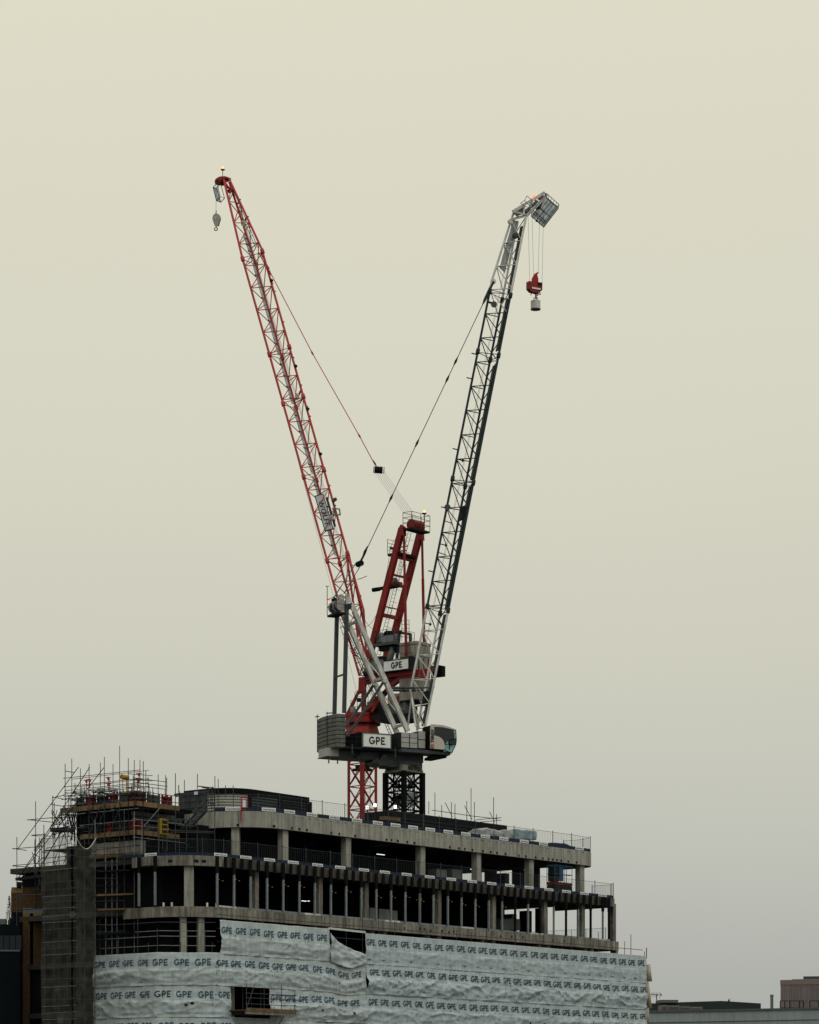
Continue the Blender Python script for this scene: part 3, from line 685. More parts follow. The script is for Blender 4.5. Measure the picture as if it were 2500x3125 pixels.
# curved corrugated shuttering round the stair core
oc = -7.0; PK = Path(s_px(770, oc), s_px(947, oc), 2.6, .2, o0=oc)
cs = empty('corrugated_core', loc(PK.sL + 3, oc - 2, zA), 'dark corrugated enclosure with rounded silver end on the roof left of the cranes', 'enclosure')
z1 = FP.off(oc).pt(C7(500, 280)).z; z0 = zA - .1
def corr(t0, t1, z0, z1, m, nm, n, amp=.05, per=.22):
    vs, fs = [], []; nz_ = int((z1 - z0) / (per / 4))
    for j in range(nz_ + 1):
        for i in range(n + 1):
            p, _ = PK.p(t0 + (t1 - t0) * i / n, oc + amp * math.sin(j * math.pi / 2)); vs.append(V((p.x, p.y, z0 + (z1 - z0) * j / nz_)))
    for j in range(nz_):
        for i in range(n): a = j * (n + 1) + i; fs.append((a, a + 1, a + n + 2, a + n + 1))
    MB().add(vs, fs).build(nm, m, cs)
LK = PK.end()
corr(-5.0, -.4, z0, z1 - .45, M['cabw'], 'corrugated_panel', 16); corr(-.3, 3.2, z0, z1 - .45, M['gsteel'], 'corrugated_panel', 4)
corr(3.3, LK, z0, z1 - .45, M['dsteel'], 'corrugated_panel', 4)
b = MB(); pts = [PK.p(-6.5 + i * 6.5 / 16, oc + .12)[0] for i in range(17)] + [PK.p(LK, oc + .12)[0], PK.p(LK, oc - 3.)[0], PK.p(-4, oc - 2.)[0]]
b.prism([(p.x, p.y, z1 - .45) for p in pts], UP * .45).build('top_shutter', M['black'], cs)
for t in (-.35, 3.25, LK - .1):
    p, _ = PK.p(t, oc + .1); bar('stiffener', V((p.x, p.y, z0)), V((p.x, p.y, z1 - .4)), .28, .16, M['black'], cs, up=N3d)
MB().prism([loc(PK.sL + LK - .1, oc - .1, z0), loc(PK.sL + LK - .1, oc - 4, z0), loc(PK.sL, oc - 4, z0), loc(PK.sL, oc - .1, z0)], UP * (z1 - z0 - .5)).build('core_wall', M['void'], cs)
# red framed board in front of it
rb = empty('red_framed_board', FP.off(-3.6).pt(C7(358, 400)), 'red square frame holding a small white panel before the corrugated enclosure', 'board')
P0 = FP.off(-3.6); A_, B_ = P0.pt(C7(335, 328)), P0.pt(C7(385, 332)); Hh = .95
for p, q in ((A_, B_), (A_ - UP * Hh, B_ - UP * Hh)): bar('frame_bar', p, q, .08, .1, M['redbr'], rb)
for p in (A_, B_): bar('frame_bar', p, p - UP * (Hh + .9), .08, .08, M['redbr'], rb)
MB().box((A_ + B_) / 2 - UP * Hh * .5, (B_ - A_) * .22, V((0, .02, 0)), UP * .27).build('panel', M['white_clean'], rb)
# dark plant screen right of the dark mast
od = -6.5; ps = empty('plant_screen', loc(s_px(1380, od), od, zA), 'long low dark louvred screen on the roof right of the cranes', 'screen')
sA0, sA1 = s_px(1195, od), s_px(1548, od); zt = FP.off(od).pt(C8(400, 312)).z
MB().prism([loc(sA0, od, zA - .1), loc(sA1, od, zA - .1), loc(sA1, od - 3, zA - .1), loc(sA0, od - 3, zA - .1)], UP * (zt - zA)).build('screen_wall', M['black'], ps)
for i in range(5): bar('louvre', loc(sA0, od + .05, zA + .25 + i * .32), loc(sA1 + .1, od + .05, zA + .25 + i * .32), .10, .13, M['dsteel'], ps)
# timber block between
tb = MB(); tb.box(FP.off(-4).pt(C5(900, 1615)), E3d * 1.0, N3d * .3, UP * .14); tag(tb.build('timber_stack', M['ply']), 'brown timber stack on the roof below the dark mast', 'timber')
# loose scaffold poles on the roof
rp = empty('roof_scaffold', FP.off(-6).pt(C8(500, 330)), 'scaffold poles and rails standing above the dark roof screen', 'scaffold')
P0 = FP.off(-6.2)
for x, y0, y1 in ((275, 300, 148), (235, 290, 206), (320, 310, 232), (384, 320, 212), (407, 325, 223), (485, 335, 203), (513, 335, 120), (535, 340, 210), (661, 360, 180), (680, 360, 290)):
    stick('pole', P0.pt(C8(x, y0)), P0.pt(C8(x, y1)), .03, M['gsteel'], rp)
for a, b_ in (((343, 216), (390, 308)), ((470, 236), (520, 325)), ((635, 275), (668, 345))): stick('brace', P0.off(.2).pt(C8(*a)), P0.off(.2).pt(C8(*b_)), .03, M['gsteel'], rp)
for a, b_ in (((255, 264), (520, 303)), ((520, 303), (690, 322))): stick('rail', P0.off(.1).pt(C8(*a)), P0.off(.1).pt(C8(*b_)), .03, M['gsteel'], rp)
for y in (328, 345): stick('rail', P0.off(-.5).pt(C8(545, y)), P0.off(1.).pt(C8(712, y - 15)), .03, M['gsteel'], rp)
# materials on the roof
def lump(name, px0, px1, py0, py1, o, m, label, cat, dep=1.2, rough=.12, round_=.3):
    P0 = FP.off(o); a, c = P0.pt((px0, py1)), P0.pt((px1, py1)); h = P0.pt((px0, py0)).z - P0.pt((px0, py1)).z; b = MB(); n = 8
    b.box((a + c) / 2 - N3d * dep / 2 + UP * h / 2, (c - a) / 2, N3d * dep / 2, UP * h / 2); o_ = b.build(name, m, smooth=False)
    bm = bmesh.new(); bm.from_mesh(o_.data); bmesh.ops.subdivide_edges(bm, edges=bm.edges, cuts=5, use_grid_fill=True)
    for v in bm.verts:
        k = v.co; f = noise.noise_vector(k * 1.7 + V((px0, 0, 0))); v.co = k + f * rough - V((0, 0, 1)) * round_ * (abs((k.x) / max(.1, (c - a).length / 2)) ** 2) * (1 if k.z > h * .5 else 0)
    bm.to_mesh(o_.data); bm.free()
    for p in o_.data.polygons: p.use_smooth = True
    return tag(o_, label, cat)
lump('wrapped_pallet', *[C8(x, 0)[0] for x in (560, 738)], C8(0, 382)[1], C8(0, 440)[1], -3.4, M['wrap'], 'white plastic-wrapped heap at the end of the roof screen', 'pallet', 1.6, .15, .5)
lump('bagged_pallet', *[C8(x, 0)[0] for x in (746, 800)], C8(0, 390)[1], C8(0, 455)[1], -3.2, M['wrap'], 'pale wrapped pallet beside the white heap on the roof', 'pallet', 1.5, .06, .1)
for i, (x0, x1) in enumerate(((806, 868), (874, 944))):
    lump('bagged_pallet', *[C8(x, 0)[0] for x in (x0, x1)], C8(0, 388 + i * 6)[1], C8(0, 462)[1], -3.0, M['bluebag'], ('blue and white bagged pallet in the middle of the roof pallets', 'blue and white bagged pallet, rightmost of the roof pallets')[i], 'pallet', 1.4, .05, .08)
lump('blue_tarpaulin', *[C8(x, 0)[0] for x in (1040, 1170)], C8(0, 478)[1], C8(0, 512)[1], -2.9, M['toe'], 'dark blue tarpaulin heap at the right end of the roof', 'tarpaulin', 1.6, .12, .25)
lump('pale_bag', *[C8(x, 0)[0] for x in (1106, 1152)], C8(0, 500)[1], C8(0, 514)[1], -2.5, M['wrap'], 'small pale bag before the blue tarpaulin on the roof', 'bag', .6, .05, .1)
# floodlights
for i, (x, y, lb_) in enumerate(((650, 1490, 'lit white floodlight on the roof at the foot of the red mast, lower left one'), (735, 1465, 'lit white floodlight on the roof beside the right leg of the red mast'), (957, 1483, 'lit white floodlight on the roof in front of the dark mast'))):
    p = FP.off(-5.5).pt(C5(x, y)); fl_ = empty('floodlight', (p.x, p.y, zA), lb_, 'floodlight')
    stick('stand', V((p.x, p.y, zA - .1)), p - UP * .15, .035, M['dsteel'], fl_)
    MB().box(p + V((0, .12, 0)), (.17, 0, 0), (0, .10, 0), (0, 0, .2)).build('housing', M['black'], fl_, bevel=.03)
    MB().box(p, (.125, 0, 0), (0, .02, 0), (0, 0, .15)).build('lamp', M['lamp_w'], fl_, bevel=.05)
# scissor lift on the terrace
P0 = FP.off(-.9); sl = empty('scissor_lift', P0.pt(C8(1118, 800)), 'blue and red scissor lift parked on the terrace at the right end', 'lift')
a, c = P0.pt(C8(1064, 800)), P0.pt(C8(1180, 800)); zb_ = zB; a.z = c.z = zb_; dx = (c - a); L = dx.length; dx.normalize()
def lbx(x0, x1, y0, y1, z0, z1, nm, m): MB().box(a + dx * (x0 + x1) / 2 - N3d * (y0 + y1) / 2 + UP * (z0 + z1) / 2, dx * (x1 - x0) / 2, N3d * (y1 - y0) / 2, UP * (z1 - z0) / 2).build(nm, m, sl, bevel=.02)
lbx(0, L, 0, .9, .28, .75, 'chassis', M['dsteel']); lbx(.0, L, -.02, .92, .78, 1.05, 'platform_deck', M['rust'])
for x in (.3, L - .3):
    for y in (-.02, .82): MB().tube(a + dx * x - N3d * y + UP * .2, a + dx * x - N3d * (y + .12) + UP * .2, .2, 12).build('wheel', M['black'], sl)
for k in range(2):
    bar('scissor_arm', a + dx * .15 - N3d * .05 + UP * (.75), a + dx * (L - .15) - N3d * .05 + UP * .79, .06, .08, M['dsteel'], sl); break
for x in (.03, L / 3, 2 * L / 3, L - .03):
    for y in (.02, .88): bar('guard_post', a + dx * x - N3d * y + UP * 1.05, a + dx * x - N3d * y + UP * 2.5, .05, .05, M['blue'], sl)
for z in (1.75, 2.5):
    for y in (.02, .88): bar('guard_rail', a - N3d * y + UP * z, c - N3d * y + UP * z, .05, .05, M['blue'], sl)
    for x in (0, L): bar('guard_rail', a + dx * x - N3d * .02 + UP * z, a + dx * x - N3d * .88 + UP * z, .05, .05, M['blue'], sl)
lbx(.05, L * .32, .1, .8, 1.1, 2.4, 'control_cabinet', M['dsteel']); lbx(L * .36, L * .75, .5, .56, 1.2, 2.35, 'screen_panel', M['blue'])
# ================================================================ scaffolded core at the left end
random.seed(5)
SD = V((-n2.x, -n2.y))                              # along the side face, left and away
K2 = at(415, 0, 228.0).xy                           # outer corner of the core scaffold
LF = Plane(K2, SD); RF = Plane(K2, e2)              # its left and right faces
SD3 = V((SD.x, SD.y, 0))
def kp(a, b, z):                                    # a metres along the left face, b metres along the right face
    p = K2 + SD * a + e2 * b; return V((p.x, p.y, z))
zL = lambda y: LF.pt(C6(1010, y)).z
zU, zLo = zL(505), zL(722)
AL = (LF.pt(C6(470, 0)).xy - K2).dot(SD); BR = (RF.pt(C6(1340, 0)).xy - K2).dot(e2)
core = empty('lift_core', kp(3, 2.5, zB), 'dark concrete lift core wrapped in scaffold at the left end of the block', 'building')
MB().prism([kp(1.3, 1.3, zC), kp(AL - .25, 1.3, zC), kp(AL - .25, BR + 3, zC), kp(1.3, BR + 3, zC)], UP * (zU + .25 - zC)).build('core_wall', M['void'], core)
bar('steel_beam', kp(1.2, .9, zL(590)), kp(1.2, BR + 1.5, zL(590)), .3, .35, M['greyd'], core)
bar('steel_beam', kp(1.0, .6, zL(560)), kp(1.0, BR + .5, zL(560)), .3, .3, M['greyd'], core)
bar('concrete_ledge', kp(-.1, .6, zL(825)), kp(5.2, .6, zL(825)), .7, 1.1, M['conc_d'], core)
bar('timber_soffit', kp(-.1, .25, zL(875)), kp(5.2, .25, zL(875)), .5, .3, M['ply'], core)
cs_ = empty('core_scaffold', kp(0, 0, zB), 'dense tube scaffold with plywood decks around the lift core at the left', 'scaffold')
# decks (plywood edge boards and planks)
def deck(a0, a1, b0, b1, z, lab='deck_board'):
    ln = max(a1 - a0, b1 - b0); n = max(1, int(ln / 1.9))
    for i in range(n):
        if a1 - a0 > b1 - b0:
            u0, u1 = a0 + (a1 - a0) * i / n + .02, a0 + (a1 - a0) * (i + 1) / n - .02; pts = [kp(u0, b0, z), kp(u1, b0, z), kp(u1, b1, z), kp(u0, b1, z)]; q = (kp(u0, b0 - .06, z + .12), kp(u1, b0 - .06, z + .12))
        else:
            u0, u1 = b0 + (b1 - b0) * i / n + .02, b0 + (b1 - b0) * (i + 1) / n - .02; pts = [kp(a0, u0, z), kp(a0, u1, z), kp(a1, u1, z), kp(a1, u0, z)]; q = (kp(a0 - .06, u0, z + .12), kp(a0 - .06, u1, z + .12))
        MB().prism(pts, UP * .09).build(lab, M['ply'], cs_)
        bar('toe_board', q[0] - UP * .05, q[1] - UP * .05, .04, .38, M['ply'], cs_)
deck(0, AL + .2, 0, 1.2, zU); deck(0, 1.2, 0, BR + .1, zU); deck(0, AL * .75, 0, 1.2, zLo); deck(0, 1.2, 0, BR + .1, zLo)
# standards
def stdz(p, z0, z1): stick('standard', V((p.x, p.y, z0)), V((p.x, p.y, z1)), .027, random.choice((M['gsteel'],) * 4 + (M['lsteel'],) + (M['dsteel'],) * 4), cs_)
def zat(c): return LF.pt(c).z
for x, y1 in ((490, 200), (540, 160), (605, 235), (670, 202), (700, 360), (755, 190), (785, 148), (850, 202), (900, 66), (965, 158), (1010, 172)):
    p = LF.off(-.15 if x in (755, 850, 605) else .12).pt(C6(x, y1)); stdz(p, zLo - (3.5 if x in (785, 900, 1010) else .6), p.z)
for x, y1 in ((1053, 170), (1078, 180), (1097, 250), (1190, 280), (1245, 285), (1253, 305), (1320, 272), (1345, 360)):
    p = RF.off(.12 if x in (1078, 1190, 1320) else -.9).pt(C6(x, y1)); stdz(p, zB, p.z)
for i in range(15):                                 # inner row
    a = .3 + (AL - .4) * i / 14 + random.uniform(-.1, .1); p = kp(a, 1.15 + random.uniform(-.1, .5), 0); stdz(p, zLo - .4, zU + 1.3 + random.random() * 1.3)
for i in range(6):
    p = kp(1.1 + random.uniform(-.1, .5), .4 + BR * i / 6, 0); stdz(p, zB, zU + .6 + random.random() * 1.5)
def ledger(p, q, m=None): stick('ledger', p, q, .026, m or random.choice((M['gsteel'],) * 5 + (M['lsteel'],) + (M['dsteel'],) * 3), cs_)
ez = lambda x: random.uniform(-x, x)
for z in (zU + .45, zU + .95, zU + 1.35, zU + 1.62, zU + 1.95, zU + 2.6, zU - .35, zLo + .5, zLo + 1.0, zLo - .4, zLo - 1.0, zLo - 1.6):
    ledger(kp(-.4 + ez(.2), -.08, z), kp(AL * (.98 if z > zU - .4 else .72) + ez(.4), -.08, z + ez(.05)))
    if z < zU + 2.2: ledger(kp(-.08, -.4, z + .06), kp(-.08, BR + (.5 if z < zU + 1.2 else -1.6) + ez(.3), z + .06 + ez(.04)))
    ledger(kp(-.2, 1.2, z + .12), kp(AL + ez(.3), 1.25, z + .1 + ez(.05)))
for y in (285, 325):
    ledger(RF.pt(C6(960, y - 10)), RF.pt(C6(1147, y + 4)))
for i in range(90):                                 # short cross tubes
    a = random.uniform(.2, AL); z = random.choice((zU + .4, zU + .9, zU + 1.35, zU - .3, zLo + .9, zLo + .45)) + ez(.12); ledger(kp(a, -.25 + ez(.15), z), kp(a + ez(.25), 1.5 + ez(.3), z + ez(.08)))
for i in range(12):
    b_ = random.uniform(.2, BR); z = random.choice((zU + .4, zU + .9, zLo + .9, zLo + .45)) + ez(.1); ledger(kp(-.3, b_, z), kp(1.4, b_ + ez(.2), z + ez(.06)))
for i in range(110):                                 # dense shoring under the upper deck
    a = random.uniform(1.5, AL + .1); b_ = random.uniform(.1, 1.4); ledger(kp(a, b_, zLo + random.uniform(-.3, 1.3)), kp(a + ez(.8), b_ + ez(.4), zU - random.uniform(.05, .2)), M['dsteel'])
for i in range(8):
    a = random.uniform(.3, AL - .3); ledger(kp(a, -.15, zLo + .1), kp(a + random.choice((-1.3, 1.3)), -.15, zU + .1))
ledger(RF.off(.2).pt(C6(1080, 672)), RF.off(.2).pt(C6(1205, 530)), M['lsteel'])
for i in range(44):                                 # loose uprights and boards crowding the decks
    a = random.uniform(.1, AL); b_ = random.uniform(.2, 2.6); z = random.choice((zU, zU, zLo)); ledger(kp(a, b_, z), kp(a + ez(.15), b_ + ez(.1), z + random.uniform(.7, 1.9)), M['dsteel'])
for i in range(18):
    a = random.uniform(.3, AL - 1); z = zU + random.uniform(.9, 1.7); ledger(kp(a, random.uniform(.3, 2.4), z), kp(a + random.uniform(.8, 2.4), random.uniform(.3, 2.4), z + ez(.12)), M['dsteel'])
for i in range(10):
    a = random.uniform(.5, AL - .8); bar('stacked_board', kp(a, 1.6, zU + .35 + random.random() * .5), kp(a + random.uniform(.5, 1.1), 1.6, zU + .35 + random.random() * .5), .3, random.uniform(.15, .5), random.choice((M['dsteel'], M['ply'], M['rust'])), cs_)
# formwork panels standing on the decks
random.seed(9)
def panels(fn, L, z, step, hs, lab, grp):
    u = .25; i = 0
    while u < L - .6:
        w = step * random.uniform(.75, 1.1); m = (M['rust'], M['greyd'], M['rust'], M['dsteel'])[i % 4]; h = hs * random.uniform(.9, 1.1)
        p = empty('formwork_unit', fn(u + w / 2, z), lab.format(('red', 'grey', 'rusty red', 'dark')[i % 4], i + 1), 'formwork', grp)
        A, B = fn(u + .03, z + .13), fn(u + w - .03, z + .13); d = (B - A)
        MB().bar(A + UP * h / 2, B + UP * h / 2, .06, h).build('board', m, p)
        for k in range(3): MB().bar(A + d * .02 + UP * h * (.15 + .35 * k), B - d * .02 + UP * h * (.15 + .35 * k), .14, .09).build('waler', m, p)
        for k in (0.08, .92): MB().bar(A + d * k, A + d * k + UP * (h + .1), .1, .14, up=d).build('soldier', m, p)
        if i % 4 in (0, 2):
            q = A + d * .5 - V((0, .25, 0)); b = MB(); b.bar(q, q + UP * h * .9 + V((.1, .12, 0)), .09, .06); b.box(q + UP * h * .95, (.14, 0, 0), (0, .1, 0), (0, 0, .12)); b.box(q + UP * .25, (.13, 0, 0), (0, .1, 0), (0, 0, .07)); b.build('prop', M['redbr'], p)
        u += w + .1; i += 1
ORD = ('first', 'second', 'third', 'fourth', 'fifth', 'sixth', 'seventh', 'eighth', 'ninth')
class Lab(str):
    def format(s, c, i): return s.replace('{c}', c).replace('{o}', ORD[i - 1])
panels(lambda u, z: kp(u + .1, .75, z), AL - .6, zU, 1.25, .95, Lab('{c} formwork panel on the upper scaffold deck, {o} left from the corner'), 'formwork panels')
panels(lambda u, z: kp(.75, u + .1, z), BR - .1, zU, 1.5, .95, Lab('{c} formwork panel on the upper scaffold deck, {o} right from the corner'), 'formwork panels')
panels(lambda u, z: kp(u + .1, .75, z), AL * .7, zLo, 1.35, .85, Lab('{c} formwork panel on the lower scaffold deck, {o} left from the corner'), 'formwork panels')
panels(lambda u, z: kp(.75, u + .1, z), BR - .9, zLo, 1.5, .85, Lab('{c} formwork panel on the lower scaffold deck, {o} right from the corner'), 'formwork panels')
# yellow items
y1 = empty('yellow_cabinet', RF.off(.05).pt(C6(1225, 730)), 'yellow cabinet with dark shelves standing on the lower scaffold deck', 'cabinet')
c = RF.off(.05).pt(C6(1225, 675)); MB().box(c, E3d * .42, N3d * .2, UP * .62).build('body', M['yellow'], y1, bevel=.03)
for k in (-.38, 0, .36): MB().box(c + UP * k + N3d * .2, E3d * .33, N3d * .02, UP * .13).build('shelf_opening_shade', M['pocket'], y1)  # dark blocks painted as the shade in the shelf openings
y2 = empty('yellow_tripod', LF.off(-.4).pt(C6(935, 370)), 'yellow stand with drum top on the upper scaffold deck', 'stand')
c = LF.off(-.4).pt(C6(937, 300)); MB().tube(c - E3d * .32, c + E3d * .32, .2, 10).build('drum', M['yellow'], y2, smooth=False); bar('leg', c + E3d * .25, c + E3d * .25 - UP * 1.3, .12, .1, M['yellow'], y2); bar('leg', c - E3d * .2, c - E3d * .2 - UP * 1.3, .05, .05, M['yellow'], y2)
for i, (x, y) in enumerate(((650, 350), (675, 345), (815, 330), (1045, 300), (1040, 350), (815, 375))):
    c = LF.off(-.6).pt(C6(x, y)); b = MB(); b.bar(c - UP * .35, c + UP * .35, .08, .06); b.bar(c - E3d * .3 + UP * .25, c + E3d * .3 + UP * .3, .06, .06); b.bar(c - E3d * .35 - UP * .2, c + E3d * .3 - UP * .12, .05, .05); b.box(c + UP * .2, E3d * .12, (0, .08, 0), (0, 0, .1))
    tag(b.build('formwork_prop', M['redbr']), 'bright red formwork prop bracket among the upper scaffold tubes, ' + ORD[i] + ' from the left' if i < 3 else ('bright red prop bracket right of the yellow stand, upper one', 'bright red prop bracket right of the yellow stand, lower one', 'bright red prop bracket just above the red panels left of the yellow stand')[i - 3], 'prop', 'red prop brackets')
# ---------------------------------------------------------------- grey hoarded plant box and stair right of the core
hp = empty('site_enclosure', roofpt(590, 2460, -8), 'grey scaffolded enclosure with handrails between core and parapet', 'enclosure')
P0 = FP.off(-7.5); A_, B_ = P0.pt(E2(740, 660)), P0.pt(E2(1150, 640)); A_.z = B_.z = zA + .15; hh = P0.pt(E2(1140, 400)).z - A_.z
SA = Plane(B_.xy, SD)
def encl(u0, u1, z0, z1, nm, m, d=.06): bar(nm, B_ + SD3 * u0 + UP * (z0 + z1) / 2, B_ + SD3 * u1 + UP * (z0 + z1) / 2, d, z1 - z0, m, hp)
Lh = 3.1
for i in range(5): encl(Lh * i / 5 + .02, Lh * (i + 1) / 5 - .02, 0, hh - .25 + .05 * (i % 2), 'wall_sheet', M['gsteel'] if i % 2 else M['greyd'])
encl(-.1, Lh + .5, hh - .28, hh - .1, 'top_beam', M['gsteel'], .14)
for z in (.5, 1.0, 1.5):
    stick('rail', B_ - SD3 * .3 + V((.2, -.3, z)), B_ + SD3 * (Lh + .6) + V((.2, -.3, z)), .027, M['gsteel'], hp)
for u in (-.2, .5, 1.4, 2.3, 3.3): stick('post', B_ + SD3 * u + V((.2, -.33, -.6)), B_ + SD3 * u + V((.2, -.33, 1.9)), .027, M['gsteel'], hp)
MB().box(B_ + SD3 * 1.5 + V((.21, -.36, 1.62)), SD3 * .2, V((0, .01, 0)), UP * .12).build('notice', M['white_clean'], hp)
bar('deck_board', B_ - SD3 * 2.0 + V((.3, -.6, -.15)), B_ + SD3 * (Lh + .4) + V((.3, -.6, -.15)), 1.2, .12, M['dsteel'], hp)
for k, (a_, c_) in enumerate((((1150, 395), (1230, 480)), ((1150, 560), (1240, 620)))): stick('brace', P0.pt(E2(*a_)), P0.pt(E2(*c_)), .03, M['gsteel'], hp)
for x, y0, y1 in ((1010, 400, 190), (830, 430, 275), (750, 440, 345), (1253, 640, 220), (1298, 640, 262), (1222, 640, 360), (1165, 640, 450), (1190, 640, 480), (1400, 520, 348), (1506, 520, 350), (585, 430, 240)):
    stick('pole', P0.off(.6).pt(E2(x, y0)), P0.off(.6).pt(E2(x, y1)), .03, M['gsteel'], hp)
for y in (470, 545, 600): stick('rail', P0.off(.5).pt(E2(1140, y)), P0.off(.5).pt(E2(1255, y + 6)), .03, M['gsteel'], hp)
bar('lifting_beam', P0.off(.7).pt(E2(1015, 360)), P0.off(.7).pt(E2(1235, 385)), .06, .07, M['dsteel'], hp); bar('lifting_beam_jacket', P0.off(.74).pt(E2(1075, 376)), P0.off(.74).pt(E2(1170, 386)), .07, .1, M['rust'], hp)
st = empty('site_stair', roofpt(610, 2560, -5), 'steel site stair descending from the enclosure to the terrace', 'stair')
P1 = FP.off(-4.6); a_, b_ = P1.pt(E2(1120, 720)), P1.pt(E2(900, 950))
for k in (0, .9): bar('stringer', a_ - N3d * k, b_ - N3d * k, .06, .2, M['dsteel'], st)
for i in range(10):
    p = a_ + (b_ - a_) * (i + .5) / 10; bar('tread', p + UP * .03, p + UP * .03 - N3d * .88, .28, .04, M['gsteel'], st, up=UP)
for z in (.5, 1.0): stick('handrail', a_ + UP * z, b_ + UP * z, .025, M['gsteel'], st)
for k in (0, .33, .66, 1): p = a_ + (b_ - a_) * k; stick('post', p, p + UP * 1.0, .022, M['gsteel'], st)
tw = empty('stair_scaffold', P1.pt(E2(870, 1250)), 'tube scaffold tower carrying the site stair on the terrace', 'scaffold')
for x, y0, y1 in ((1008, 1290, 560), (705, 1280, 185), (590, 1260, 780), (530, 1260, 780), (1250, 1280, 560), (860, 1250, 760)):
    stick('standard', P1.off(.5).pt(E2(x, y0)), P1.off(.5).pt(E2(x, y1)), .028, M['gsteel'], tw)
for y, x0, x1 in ((825, 520, 1010), (980, 640, 1250), (1000, 640, 1250), (815, 690, 1010), (905, 740, 1010), (1090, 700, 1000), (1160, 700, 900), (1200, 700, 1000)):
    stick('ledger', P1.off(.4).pt(E2(x0, y)), P1.off(.4).pt(E2(x1, y + 10)), .026, M['gsteel'] if y < 1050 else M['dsteel'], tw)
for i in range(4): bar('deck_board', P1.off(.1).pt(E2(650, 960 + i * 6)), P1.off(-.3).pt(E2(1010, 975 + i * 6)), .4, .05, M['dsteel'], tw)

# ---------------------------------------------------------------- netted scaffold tower on the left
NT = at(223, 0, 221.0).xy
NL = Plane(NT, SD); NR = Plane(NT, e2)
aN = (NL.pt(C6(327, 0)).xy - NT).dot(SD); bN = (NR.pt(C6(706, 0)).xy - NT).dot(e2)
def np_(a, b, z): p = NT + SD * a + e2 * b; return V((p.x, p.y, z))
zN = NR.pt(C6(560, 745)).z; random.seed(12)
ns = empty('netted_scaffold', np_(1.5, 1, 0), 'tall tube scaffold tower behind brown debris netting left of the block', 'scaffold')
for a, b in ((0, 0), (aN, 0), (aN / 2, 0), (0, bN), (aN, bN), (aN / 2, bN), (0, bN / 2), (aN * .25, .1), (aN * .75, .15), (aN, bN / 2)):
    stick('standard', np_(a, b + .1, 2), np_(a, b + .1, zN + random.uniform(-.4, .9)), .027, M['gsteel'], ns)
z = zN
zs = []
while z > 14.5: zs.append(z); z -= random.choice((.5, .5, .95))
for z in zs:
    stick('ledger', np_(-.2, .1, z + ez(.05)), np_(aN + .2, .1, z + ez(.08)), .026, random.choice((M['gsteel'], M['lsteel'])), ns)
    stick('ledger', np_(.1, -.2, z + ez(.05)), np_(.1, bN + .3, z + ez(.08)), .026, random.choice((M['gsteel'], M['dsteel'])), ns)
    if random.random() < .5: stick('ledger', np_(-.2, bN, z + ez(.1)), np_(aN + .2, bN, z + ez(.1)), .026, M['dsteel'], ns)
for i in range(26):
    a = random.uniform(0, aN); z = random.uniform(15, zN - .5); stick('brace', np_(a, .15, z), np_(random.uniform(0, aN), .2 + random.random() * bN, z + random.uniform(-.2, 1.8)), .026, random.choice((M['gsteel'], M['dsteel'])), ns)
z = zN - .9
while z > 14.5:
    MB().prism([np_(.1, .15, z), np_(aN, .15, z), np_(aN, bN, z), np_(.1, bN, z)], UP * .06).build('deck_board', M['dsteel'], ns); z -= 2.0
MB().prism([np_(1.0, bN + .3, zN - 2.6), np_(3.3, bN + .3, zN - 2.6), np_(3.3, bN + .5, zN - 2.6), np_(1.0, bN + .5, zN - 2.6)], UP * 2.2).build('dark_backing_sheet', M['void'], ns)  # added dark sheet behind the net, closing off sky to read as shade
for a, z in ((.6, 25.5), (1.9, 17.6), (2.2, 20.0)): MB().box(np_(a, .5, z), SD3 * .3, V((0, .05, 0)), UP * .22).build('stored_sheet', M['conc_d'], ns)
def net(fn, L, name, label, seed, topf):
    vs, fs = [], []; nu, nv = 24, 90
    for j in range(nv + 1):
        for i in range(nu + 1):
            u = L * i / nu; zt = zN + topf(i / nu); z = zt + (14.0 - zt) * j / nv
            d = .10 * noise.noise(V((u * 1.6, z * .18, seed))) + .05 * noise.noise(V((u * 2.5, z * 1.2, seed + 4))) + .08 * max(0, ridge(V((u * .9, z * .1, seed + 8)))) ** 3
            vs.append(fn(u, d, z))
    for j in range(nv):
        for i in range(nu): a = j * (nu + 1) + i; fs.append((a, a + 1, a + nu + 2, a + nu + 1))
    o = MB().add(vs, fs).build(name, M['net'], smooth=True); return tag(o, label, 'netting')
net(lambda u, d, z: np_(u, -.18 - d, z), aN, 'debris_netting', 'brown debris netting on the left face of the scaffold tower', 3, lambda k: 0)
net(lambda u, d, z: np_(-.18 - d, u, z), bN, 'debris_netting', 'brown debris netting with a sagging top on the right face of the scaffold tower', 8, lambda k: -.9 * math.sin(math.pi * k))
vs = [np_(-.25, bN * i / 12, zN - .9 * math.sin(math.pi * i / 12)) for i in range(13)]; b = MB()
for p, q in zip(vs, vs[1:]): b.tube(p, q, .03, 6)
tag(b.build('netting_rope', M['white']), 'pale rope hem along the sagging top of the netting', 'rope')
random.seed(16)
gs = empty('gap_scaffold', np_(-.5, bN + 2.5, 10), 'bare scaffold bay between the netted tower and the rounded corner', 'scaffold')
PG = NR.off(-.6)
for x, y1 in ((795, 790), (880, 860), (842, 920), (1010, 560), (715, 620), (935, 540), (1068, 620)):
    p = PG.pt(C6(x, y1)); stick('standard', V((p.x, p.y, 12)), p, .028, random.choice((M['gsteel'], M['lsteel'])), gs)
for y in list(range(770, 1700, 58)):
    stick('ledger', PG.off(.1).pt(C6(700, y)), PG.off(.1).pt(C6(random.choice((885, 890, 940, 985)), y + ez(10) - 4)), .026, random.choice((M['gsteel'], M['dsteel'])), gs)
